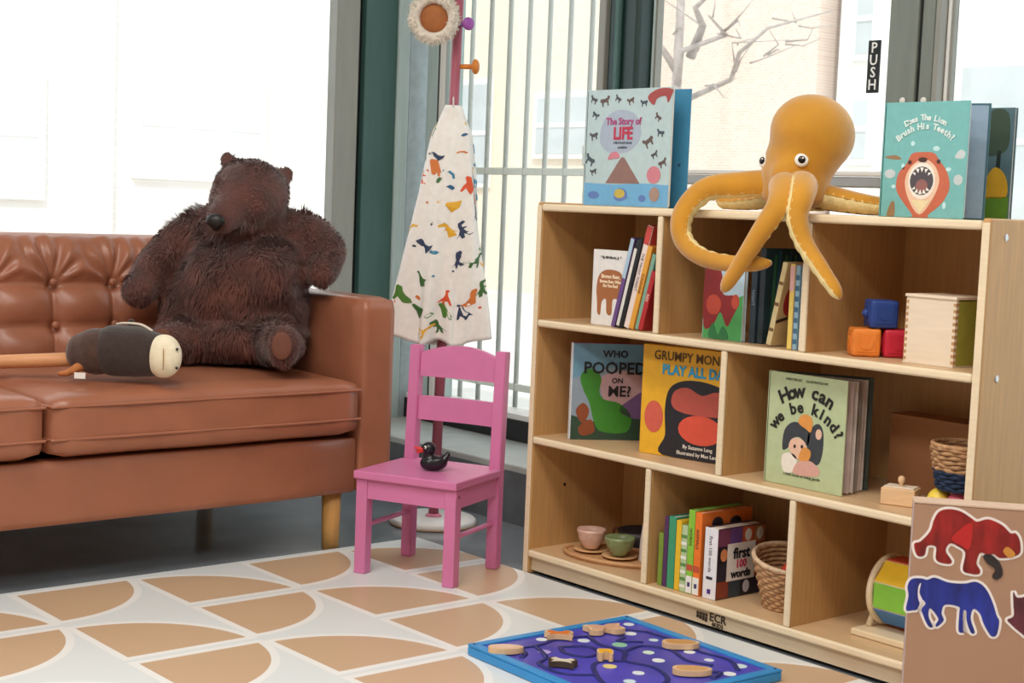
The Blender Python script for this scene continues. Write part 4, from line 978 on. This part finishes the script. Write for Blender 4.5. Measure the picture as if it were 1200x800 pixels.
def dino_print(kind, u, v, s, col, ang):
    bm = bmesh.new(); vs_ = []
    poly = DINO[kind]; fx = prng.choice((-1, 1))
    wd = .02+.11*v
    for px, py in poly:
        x = fx*px*math.cos(ang)-py*math.sin(ang); y = fx*px*math.sin(ang)+py*math.cos(ang)
        uu, vv = u+x*s/(2*PI*wd*.9), v-y*s/.65
        p = cloth(uu % 1, vv); e = 1e-3
        n = (cloth((uu+e) % 1, vv)-cloth((uu-e) % 1, vv)).cross(cloth(uu % 1, min(1, vv+e))-cloth(uu % 1, vv-e))
        n.normalize()
        if n.dot(p-PT(.52+p.z)-Vector((0, 0, p.z))) < 0: n = -n
        vs_.append(bm.verts.new(p+n*.0042))
    f = bm.faces.new(vs_); bmesh.ops.triangulate(bm, faces=[f])
    new_obj('dinosaur_print', fixn(bm), ink(col), po)
cols = ['e0562f', '4f7f2f', 'e8b02f', '2f5f8a', '2c3a5a', '3f6a34', 'd97a3a', '3f86a8']
spots = []
tries = 0
while len(spots) < 105 and tries < 4000:
    tries += 1
    v = prng.uniform(.07, .95); u = prng.uniform(0, 1); wd = .02+.11*v
    if all(math.hypot((abs(u-q[0]) if abs(u-q[0]) < .5 else 1-abs(u-q[0]))*2*PI*wd, (v-q[1])*.65) > .030 for q in spots):
        spots.append((u, v))
for i, (u, v) in enumerate(spots):
    kind = prng.choice(['long', 'rex', 'long', 'leaf', 'dot', 'arc', 'rex'])
    dino_print(kind, u, v, {'dot': .009, 'leaf': .015, 'arc': .018}.get(kind, .024)*(.62 if v < .25 else 1.0), cols[(i*5+prng.randrange(2)) % 8], prng.uniform(-.7, .7))

hat = thing('fleece_hat', 'fluffy white hat with brown lining hung high on the coat stand', 'hat', CS+PT(1.40)-R3*.062+T3*.052+Vector((0, 0, 1.405)))
M_fl = mat('white_fleece', 'e6ddd0', .95, .10, 40, bump=.9, bscale=120)
def strands(me, count, length, flow, width, rs, floor=None, clump=0.5, curl=.3):
    """fur as thin tapering blades growing from the surface of a mesh"""
    nv = len(me.vertices); co = np.empty(nv*3); me.vertices.foreach_get('co', co); co = co.reshape(-1, 3)
    me.calc_loop_triangles(); nt_ = len(me.loop_triangles); tri = np.empty(nt_*3, dtype=np.int32); me.loop_triangles.foreach_get('vertices', tri); tri = tri.reshape(-1, 3)
    a, b, c = co[tri[:, 0]], co[tri[:, 1]], co[tri[:, 2]]
    n = np.cross(b-a, c-a); ar = np.linalg.norm(n, axis=1); n = n/np.maximum(ar[:, None], 1e-12)
    idx = rs.choice(nt_, count, p=ar/ar.sum()); r1, r2 = rs.random(count), rs.random(count); q = np.sqrt(r1)
    P = a[idx]*(1-q)[:, None]+b[idx]*(q*(1-r2))[:, None]+c[idx]*(q*r2)[:, None]; N = n[idx]
    L = length(P) if callable(length) else np.full(count, length)
    L = L*(.7+.6*rs.random(count))
    keep = L > 1e-4; P, N, L = P[keep], N[keep], L[keep]; count = len(P)
    F = np.array(flow)[None, :]-(N@np.array(flow))[:, None]*N
    # neighbouring blades lean together
    cl = np.stack([np.sin(P@np.array([61., 37, 43])+1), np.sin(P@np.array([-43., 71, 29])+2), np.sin(P@np.array([29., -53, 67]))], 1)
    D = N*.55+F*.75+cl*clump*.5+rs.normal(0, curl*.5, (count, 3)); D /= np.linalg.norm(D, axis=1)[:, None]
    S = np.cross(D, N); sl = np.linalg.norm(S, axis=1); S = S/np.maximum(sl[:, None], 1e-6)
    mid = P+D*(L*.5)[:, None]; tip = mid+(D+F*.55+cl*clump*.35)*(L*.5)[:, None]
    wv = width*(.7+.6*rs.random(count))[:, None]
    V = np.stack([P-S*wv-N*.001, P+S*wv-N*.001, mid+S*wv*.8, mid-S*wv*.8, tip], 1).reshape(-1, 3)
    if floor is not None: V[:, 2] = np.maximum(V[:, 2], floor); V = press_side(V)
    base = np.arange(count)[:, None]*5
    faces = np.concatenate([base+np.array([[0, 1, 2, 3]])], 0).tolist()+np.concatenate([base+np.array([[3, 2, 4]])], 0).tolist()
    out = bpy.data.meshes.new('fur'); out.from_pydata(V.tolist(), [], faces); out.update(); return out
hm = bmesh.new(); qh = (T3+R3*-.10+Vector((0, 0, -.06))).normalized().to_track_quat('Z', 'Y').to_matrix().to_4x4()
prf = [(.001, -.045), (.030, -.043), (.052, -.030), (.066, -.008), (.068, .010), (.060, .024), (.048, .028), (.041, .020), (.038, .004), (.030, -.012), (.001, -.020)]
hme = bpy.data.meshes.new('hat'); fixn(lathe(hm, prf, 36, caps=False)).to_mesh(hme); hm.free()
hb = new_obj('crown', hme, M_fl, hat, True); hb.matrix_local = qh
fz = new_obj('fleece', strands(hme, 2600, lambda P: np.where(np.hypot(P[:, 0], P[:, 1]) > .046, .010, 0), (0, 0, .2), .0013, np.random.default_rng(3), clump=.5, curl=.8), M_fl, hat, True); fz.matrix_local = qh; fz['kind'] = 'stuff'
ln = new_obj('lining', fixn(lathe(bmesh.new(), [(.001, .019), (.020, .018), (.034, .012), (.0395, .004)], 30, caps=False)), mat('brown_suede', 'a9683a', .8, .12, 30), hat, True); ln.matrix_local = qh

# ================================================================== PLUSH BEAR
# local frame: x to the right as seen from the room, -y towards the room, z up
BP = Vector((-.70, -.40, .4665)); BA = math.radians(49.7)
bear = thing('plush_bear', 'big dark brown plush bear slumped on the sofa', 'plush toy', BP, BA)
bm = bmesh.new()
ball(bm, (-.04, .05, .135), (.200, .150, .135)); ball(bm, (-.03, .06, .25), (.168, .132, .150)); ball(bm, (-.012, .055, .34), (.135, .105, .085))
ball(bm, (.045, -.01, .235), (.105, .105, .10)); ball(bm, (-.04, .02, .07), (.205, .155, .070)); ball(bm, (-.05, -.03, .20), (.12, .09, .12))
caps(bm, [(-.10, .06, .360), (-.175, .045, .318), (-.245, .015, .245), (-.268, -.03, .190)], [.055, .058, .050, .042])       # arm on the left
ball(bm, (-.270, -.048, .182), (.048, .046, .044))
caps(bm, [(.085, .07, .355), (.155, .06, .340), (.208, .04, .300), (.205, -.005, .258)], [.054, .055, .047, .040])           # arm on the right, over the armrest
ball(bm, (.198, -.022, .248), (.042, .042, .046)); ball(bm, (.12, .05, .27), (.07, .07, .08))
caps(bm, [(.06, -.03, .070), (.11, -.13, .066), (.135, -.20, .066)], [.062, .054, .046])                                     # legs
ball(bm, (.136, -.222, .068), (.045, .034, .058))
caps(bm, [(-.10, -.03, .07), (-.15, -.11, .062), (-.17, -.14, .060)], [.06, .05, .042]); ball(bm, (-.175, -.155, .060), (.042, .034, .050))
# head, tipped forward and a little to the left
ball(bm, (.005, -.005, .440), (.103, .098, .094)); ball(bm, (-.005, -.055, .425), (.090, .07, .070)); ball(bm, (.000, .02, .40), (.085, .09, .07))
caps(bm, [(-.022, -.09, .405), (-.044, -.140, .376)], [.054, .040])
ball(bm, (-.060, .01, .530), (.023, .016, .025)); ball(bm, (.092, .03, .498), (.024, .016, .025))
for v in bm.verts: v.co.z = max(v.co.z, .002)
bme = blob(bm, .011, 7)
def press_side(V):
    """keep the plush clear of the sofa armrest beside it"""
    wy = BP.y+math.sin(BA)*V[:, 0]+math.cos(BA)*V[:, 1]; wz = BP.z+V[:, 2]
    d = np.where((wz < .664) & (wy > -.240), wy+.240, 0)
    V[:, 0] -= d*math.sin(BA); V[:, 1] -= d*math.cos(BA); return V
_v = np.empty(len(bme.vertices)*3); bme.vertices.foreach_get('co', _v); _v = press_side(_v.reshape(-1, 3)); bme.vertices.foreach_set('co', _v.ravel()); bme.update()
M_bear = mat('brown_plush', '55302a', .9, .25, 14, bump=.5, bscale=160, sheen=.35)
new_obj('body', bme, M_bear, bear, True)
def fur_len(P):
    head = (P[:, 2] > .375) & (np.abs(P[:, 0]) < .13) & (P[:, 1] < .09)
    muz = np.hypot(P[:, 0]+.04, P[:, 1]+.15) < .055
    limb = (np.hypot(P[:, 0]+.03, (P[:, 1]-.03)) > .185)
    L = np.where(head, .007, np.where(limb, .010, .022))
    return np.where(muz & (P[:, 2] > .32), .003, L)
fur = new_obj('fur', strands(bme, 52000, fur_len, (0, -.12, -1), .0011, np.random.default_rng(5), clump=.55, curl=.30, floor=.0006), mat('brown_fur', '663a30', .75, .35, 22, sheen=.4), bear); fur['kind'] = 'stuff'
new_obj('nose', blob(ball(ball(bmesh.new(), (-.050, -.182, .372), (.025, .016, .019)), (-.050, -.176, .358), (.012, .012, .014)), .004, 4), mat('black_nose', '14100f', .45, .1), bear, True)
for cx, cz, cy in ((.136, .072, -.2575), (-.175, .063, -.1905)):
    new_obj('sole', ball(bmesh.new(), (cx, cy, cz), (.026, .006, .035)), mat('sole_brown', '6b4030', .8, .15, 30), bear, True)

# ================================================================== HOBBY HORSE
HO = Vector((-.50, -.84, .468))
horse = thing('hobby_horse', 'stick horse with dark brown head and cream muzzle lying on the sofa', 'toy', HO, BA-.02)
# local x runs to the right as seen from the room
M_hb = mat('dark_brown_plush', '33231d', .9, .2, 60, bump=.4, bscale=200, sheen=.3)
bm = bmesh.new(); ball(bm, (-.065, .0, .058), (.060, .055, .056)); ball(bm, (-.10, .005, .055), (.040, .046, .046)); 
hn = new_obj('neck', blob(bm, .006, 8), mat('mid_brown_plush', '4a3026', .9, .25, 50, bump=.4, bscale=200, sheen=.3), horse, True)
bm = bmesh.new(); caps(bm, [(-.02, 0, .062), (.03, -.01, .062), (.075, -.02, .058)], [.062, .061, .052])
new_obj('head', blob(bm, .006, 8), M_hb, horse, True)
bm = bmesh.new(); ball(bm, (.102, -.035, .057), (.042, .045, .052)); ball(bm, (.110, -.050, .055), (.038, .03, .046))
mz = new_obj('muzzle', blob(bm, .005, 8), mat('cream_plush', 'e8dcc0', .85, .06, 60, bump=.3, bscale=200), horse, True)
for nz in (.078, .034): new_obj('nostril', ball(bmesh.new(), (.140, -.066, nz), .0035, u=8, v=6), mat('eye_black', ''), mz, True)
new_obj('mouth_seam', fixn(tube(bmesh.new(), [(.112, -.0815, .080), (.113, -.0825, .055), (.112, -.0815, .030)], .0012, 6)), mat('seam_tan', 'b08a5a', .8), mz)
new_obj('bridle', fixn(tube(bmesh.new(), spline([(-.025, .02, .122), (.0, .0, .127), (.04, -.01, .126), (.07, -.02, .113)], 5), .0035, 6)), mat('bridle_white', 'd9cabb', .7), horse, True)
new_obj('ear', blob(ball(ball(bmesh.new(), (.012, .01, .126), (.010, .007, .012)), (.012, .012, .118), (.012, .009, .010)), .003, 3), M_hb, horse, True)
new_obj('stick', fixn(tube(bmesh.new(), [(-.085, .0, .040), (-.30, .01, .022), (-.62, .02, .0185)], .0165, 16)), mat('stick_wood', 'd99a6a', .5, .08, 10, stretch=(1, 10, 10)), horse, True)
new_obj('tassel', blob(caps(bmesh.new(), [(-.095, -.03, .025), (-.120, -.045, .010), (-.135, -.055, .008)], [.012, .008, .006]), .003, 3), mat('tassel_tan', 'b5703f', .9, .2, 60), horse, True)
new_obj('tag', B(-.098, -.072, -.066, -.0655, .0, .014), mat('eye_white', ''), horse)

# ================================================================== MAZE BOARD
MBO = Vector((.722, -.365, .0070))
mz_ = thing('maze_board', 'blue wooden magnetic maze board with animal pieces on the mat', 'toy', MBO, -.04)
M_mb = mat('blue_board', '2f8fd0', .35, .06, 14)
BX, BY, BT = .225, .215, .020
new_obj('board', B(-BX, BX, -BY, BY, 0, BT-.002, bev=.003), M_mb, mz_)
for nm, a in (('border', (-BX, BX, BY-.020, BY)), ('border', (-BX, BX, -BY, -BY+.020)), ('border', (-BX, -BX+.020, -BY+.0202, BY-.0202)), ('border', (BX-.020, BX, -BY+.0202, BY-.0202))):
    new_obj(nm, B(a[0], a[1], a[2], a[3], BT-.0018, BT+.003, bev=.0015), M_mb, mz_)
new_obj('maze_panel', B(-BX+.0205, BX-.0205, -BY+.0205, BY-.0205, BT-.0017, BT-.0002), mat('violet_blue_print', '4a46b4', .3, .28, 5), mz_)
for k in range(4): new_obj('screw', fixn(lathe(bmesh.new(), [(.003, BT+.003), (.003, BT+.0036)], 10)), mat('dark_hole', ''), mz_).location = ((-1 if k < 2 else 1)*(BX-.010), (-1 if k % 2 else 1)*(BY-.010), 0)
M_gr = mat('navy_groove', '18246e', .4, .1)
def track(pts):
    P = spline([(x, y, BT+.0006) for x, y in pts], 8); new_obj('maze_track', fixn(tube(bmesh.new(), P, .0055, 8, sq=.25)), M_gr, mz_, True)
for tr_ in ([(-.165, -.175), (-.15, -.10), (-.165, -.03), (-.15, .04), (-.16, .12), (-.11, .17)], [(-.11, .17), (-.02, .175), (.05, .165), (.12, .175), (.18, .14)], [(-.15, -.10), (-.08, -.13), (-.05, -.17), (.02, -.17), (.06, -.12)],
            [(-.15, .04), (-.09, .02), (-.03, .03), (.02, -.01), (.08, .01), (.15, -.02), (.18, -.09)], [(-.03, .03), (-.04, .09), (.01, .12), (.08, .10), (.13, .12)], [(.02, -.01), (.0, -.07), (.06, -.12), (.13, -.15), (.18, -.16)],
            [(-.12, -.06), (-.08, -.08), (-.04, -.06), (-.05, -.02), (-.09, -.01), (-.12, -.06)], [(.10, .05), (.14, .06), (.17, .10), (.19, .06)], [(-.17, -.13), (-.12, -.15), (-.10, -.175)], [(-.155, .08), (-.11, .10), (-.09, .07), (-.06, .11)]):
    track(tr_)
for (x, y, r, col) in ((-.175, .175, .012, 'dfe8ee'), (-.12, .13, .013, 'e8eef0'), (-.06, .14, .010, 'cfe4ea'), (.04, .145, .012, 'e8eef0'), (.10, .14, .010, 'dfe8ee'), (.16, .165, .014, 'cfe4ea'), (.185, .11, .013, 'e8eef0'), (-.13, .01, .013, 'dfe8ee'),
                       (-.07, .055, .016, '8fc8a8'), (.0, .07, .012, 'd6ecd8'), (.05, .05, .013, 'e8eef0'), (-.18, -.06, .012, 'dfe8ee'), (-.11, -.11, .013, 'b9a8dc'), (-.02, -.03, .012, '7fc8b0'), (.03, -.06, .014, 'e2d08a'), (.09, -.04, .012, 'dfe8ee'),
                       (.14, .03, .015, 'a8d4e8'), (.12, -.09, .012, 'cfe4ea'), (-.02, -.12, .012, '8fc8a8'), (-.19, -.02, .010, 'e8eef0')):
    new_obj('printed_spot', fixn(lathe(bmesh.new(), [(r, BT), (r, BT+.0004)], 16)), ink(col), mz_).location = (x, y, 0)
def piece(label, x, y, rz, poly, mm, top=None, th=.011, s=1.0):
    t = thing('animal_piece', label, 'toy piece', MBO+Vector((x, y, BT+.0024)), rz, 'wooden animal pieces on the maze board')
    P = [(a*s, b*s) for a, b in smooth2(poly, 3)]
    bm = prism(bmesh.new(), P, th, lambda a, y_, b: (a, b, -y_)); new_obj('body', fixn(bm), mm, t)
    if top:
        q = [(a*.80, b*.80) for a, b in P]; new_obj('painted_top', fixn(prism(bmesh.new(), q, .0008, lambda a, y_, b: (a, b, th-y_+.0001))), ink(top), t)
BUG = [(-.03, 0), (-.022, .013), (0, .016), (.022, .012), (.034, 0), (.022, -.012), (0, -.016), (-.022, -.013)]
FLY = [(0, -.006), (.012, -.022), (.034, -.018), (.030, .002), (.036, .016), (.012, .016), (0, .006), (-.012, .016), (-.036, .016), (-.030, .002), (-.034, -.018), (-.012, -.022)]
CRAB = [(-.03, .006), (-.02, .02), (-.008, .010), (.008, .010), (.02, .02), (.03, .006), (.02, -.004), (.026, -.018), (.010, -.012), (-.010, -.012), (-.026, -.018), (-.02, -.004)]
piece('long pale wooden bug piece at the left end of the maze board', -.150, -.178, 1.0, BUG, M_pine, 'e2c0a8', s=1.1)
piece('orange crab shaped piece near the back left of the maze board', -.166, -.020, .9, CRAB, M_pine, 'd9762f', s=1.0)
piece('wooden butterfly piece at the back of the maze board', -.150, .092, 1.2, FLY, M_pine, 'd6a88c', s=1.15)
piece('black and white bee piece at the front of the maze board', -.020, -.142, .7, CRAB, mat('dark_piece', '4a3a2a', .6), 'd8cdbb', s=.95)
piece('small yellow bear piece in the middle of the maze board', -.006, -.042, .9, [(-.014, -.012), (-.014, .014), (0, .018), (.014, .014), (.014, -.012), (.006, -.014), (.005, -.004), (-.005, -.004), (-.006, -.014)], M_pine, 'e8b02f', th=.016, s=1.05)
piece('oval brown wooden piece near the right back of the maze board', .015, .146, .9, BUG, M_pine, 'c8945a', s=1.2)
piece('oval wooden piece with tan top near the front right of the maze board', .152, .034, .9, BUG, M_pine, 'cfa06a', s=1.2)

# ================================================================== STICKER BOX
SB = Vector((1.329, -.300, .0072)); SA = math.radians(39)
sb = thing('sticker_box', 'shallow brown cardboard box with animal stickers in front of the shelf', 'box', SB, SA)
M_sb = mat('taupe_cardboard', 'a8836a', .7, .04, 6, bump=.05)
SW, SD, SH = .46, .045, .430
new_obj('front_panel', B(0, SW, 0, .006, 0, SH, bev=.001, seg=1), M_sb, sb); new_obj('back_panel', B(0, SW, SD-.006, SD, 0, SH, bev=.001, seg=1), M_sb, sb)
new_obj('side_panel', B(0, .006, .0062, SD-.0062, 0, SH), mat('pale_card', 'c9b6b4', .7, .04), sb); new_obj('side_panel', B(SW-.006, SW, .0062, SD-.0062, 0, SH), M_sb, sb)
new_obj('bottom_panel', B(.0062, SW-.0062, .0062, SD-.0062, 0, .006), M_sb, sb)
new_obj('top_panel', B(-.001, SW+.001, -.001, SD+.001, SH+.0002, SH+.004, bev=.001), mat('pale_edge', 'cdb09a', .7, .04), sb)
def sticker(name, label, pts, col, m=None, bits=()):
    P = smooth2(pts, 4)
    t = thing(name, label, 'sticker', (0, 0, 0), 0, 'animal stickers on the cardboard box'); t.matrix_world = T(SB) @ Rz(SA) @ T((0, -.0004, 0))
    bo = new_obj('white_border', fixn(prism(bmesh.new(), offset2(P, .0042), .0006)), mat('sticker_white', 'eee6e2', .4, .02), t)
    new_obj('animal_print', fixn(prism(bmesh.new(), P, .0010, lambda x, y, z: (x, y-.0006, z))), m or ink(col), t)
    for bn, bp, bc_ in bits: new_obj(bn, fixn(prism(bmesh.new(), smooth2(bp, 4), .0008, lambda x, y, z: (x, y-.0017, z))), ink(bc_), t)
def px2(px, py): return ((px-1072)*.00137+.000, SH-(py-590)*.00137+(px-1072)*.00010)
def PX(l): return [px2(1060+a*.2314, 585+b*.2312) for a, b in l]
M_redp = mat('red_brown_paint', '8a1a18', .4, .55, 22, stretch=(2, 1, .6)); M_blup = mat('blue_paint', '1c2a86', .4, .5, 24, stretch=(2, 1, .6))
sticker('bear_sticker', 'dark red bear sticker on the cardboard box', PX([(62, 240), (95, 225), (140, 170), (155, 110), (180, 65), (230, 52), (290, 65), (345, 100), (375, 118), (430, 105), (500, 135), (545, 178), (570, 178), (590, 205), (600, 245), (598, 285), (560, 305), (500, 310), (470, 290), (440, 295), (400, 285), (385, 340), (405, 375), (400, 398), (355, 395), (318, 375), (325, 285), (285, 250), (245, 235), (225, 275), (260, 330), (240, 345), (180, 325), (175, 255), (130, 250), (118, 300), (80, 300)]), '8a1a18', M_redp,
        [('leg_print', PX([(415, 300), (455, 292), (505, 340), (520, 400), (490, 425), (468, 410), (480, 370), (440, 340)]), '2a2224'), ('muzzle_print', PX([(515, 275), (535, 250), (575, 285), (565, 305), (540, 305)]), 'c98a3a'), ('patch_print', PX([(250, 210), (300, 150), (350, 130), (345, 260), (300, 245)]), 'b82020')])
sticker('horse_sticker', 'dark blue horse sticker below the bear sticker', PX([(42, 595), (50, 520), (42, 470), (60, 430), (110, 425), (140, 432), (180, 420), (250, 445), (330, 450), (390, 440), (440, 475), (480, 550), (505, 620), (520, 650), (512, 720), (490, 732), (470, 712), (440, 660), (420, 610), (385, 585), (375, 640), (400, 710), (380, 712), (355, 650), (350, 600), (335, 600), (340, 700), (345, 712), (318, 705), (315, 610), (310, 575), (240, 565), (225, 610), (238, 650), (205, 685), (200, 670), (210, 640), (165, 585), (160, 630), (185, 685), (160, 680), (130, 620), (122, 590), (140, 560), (118, 540), (100, 590), (75, 598)]), '1c2a86', M_blup,
        [('tail_gap_print', PX([(98, 470), (110, 450), (105, 500), (125, 545), (112, 560), (98, 520)]), 'e6e0e6')])
sticker('cat_sticker', 'purple brown animal sticker at the right of the box', PX([(580, 490), (600, 520), (640, 515), (670, 480), (690, 530), (680, 590), (720, 640), (730, 720), (680, 740), (620, 700), (575, 660), (560, 640), (590, 620), (585, 560)]), '5a2430', mat('plum_paint', '5a2430', .4, .4, 24))
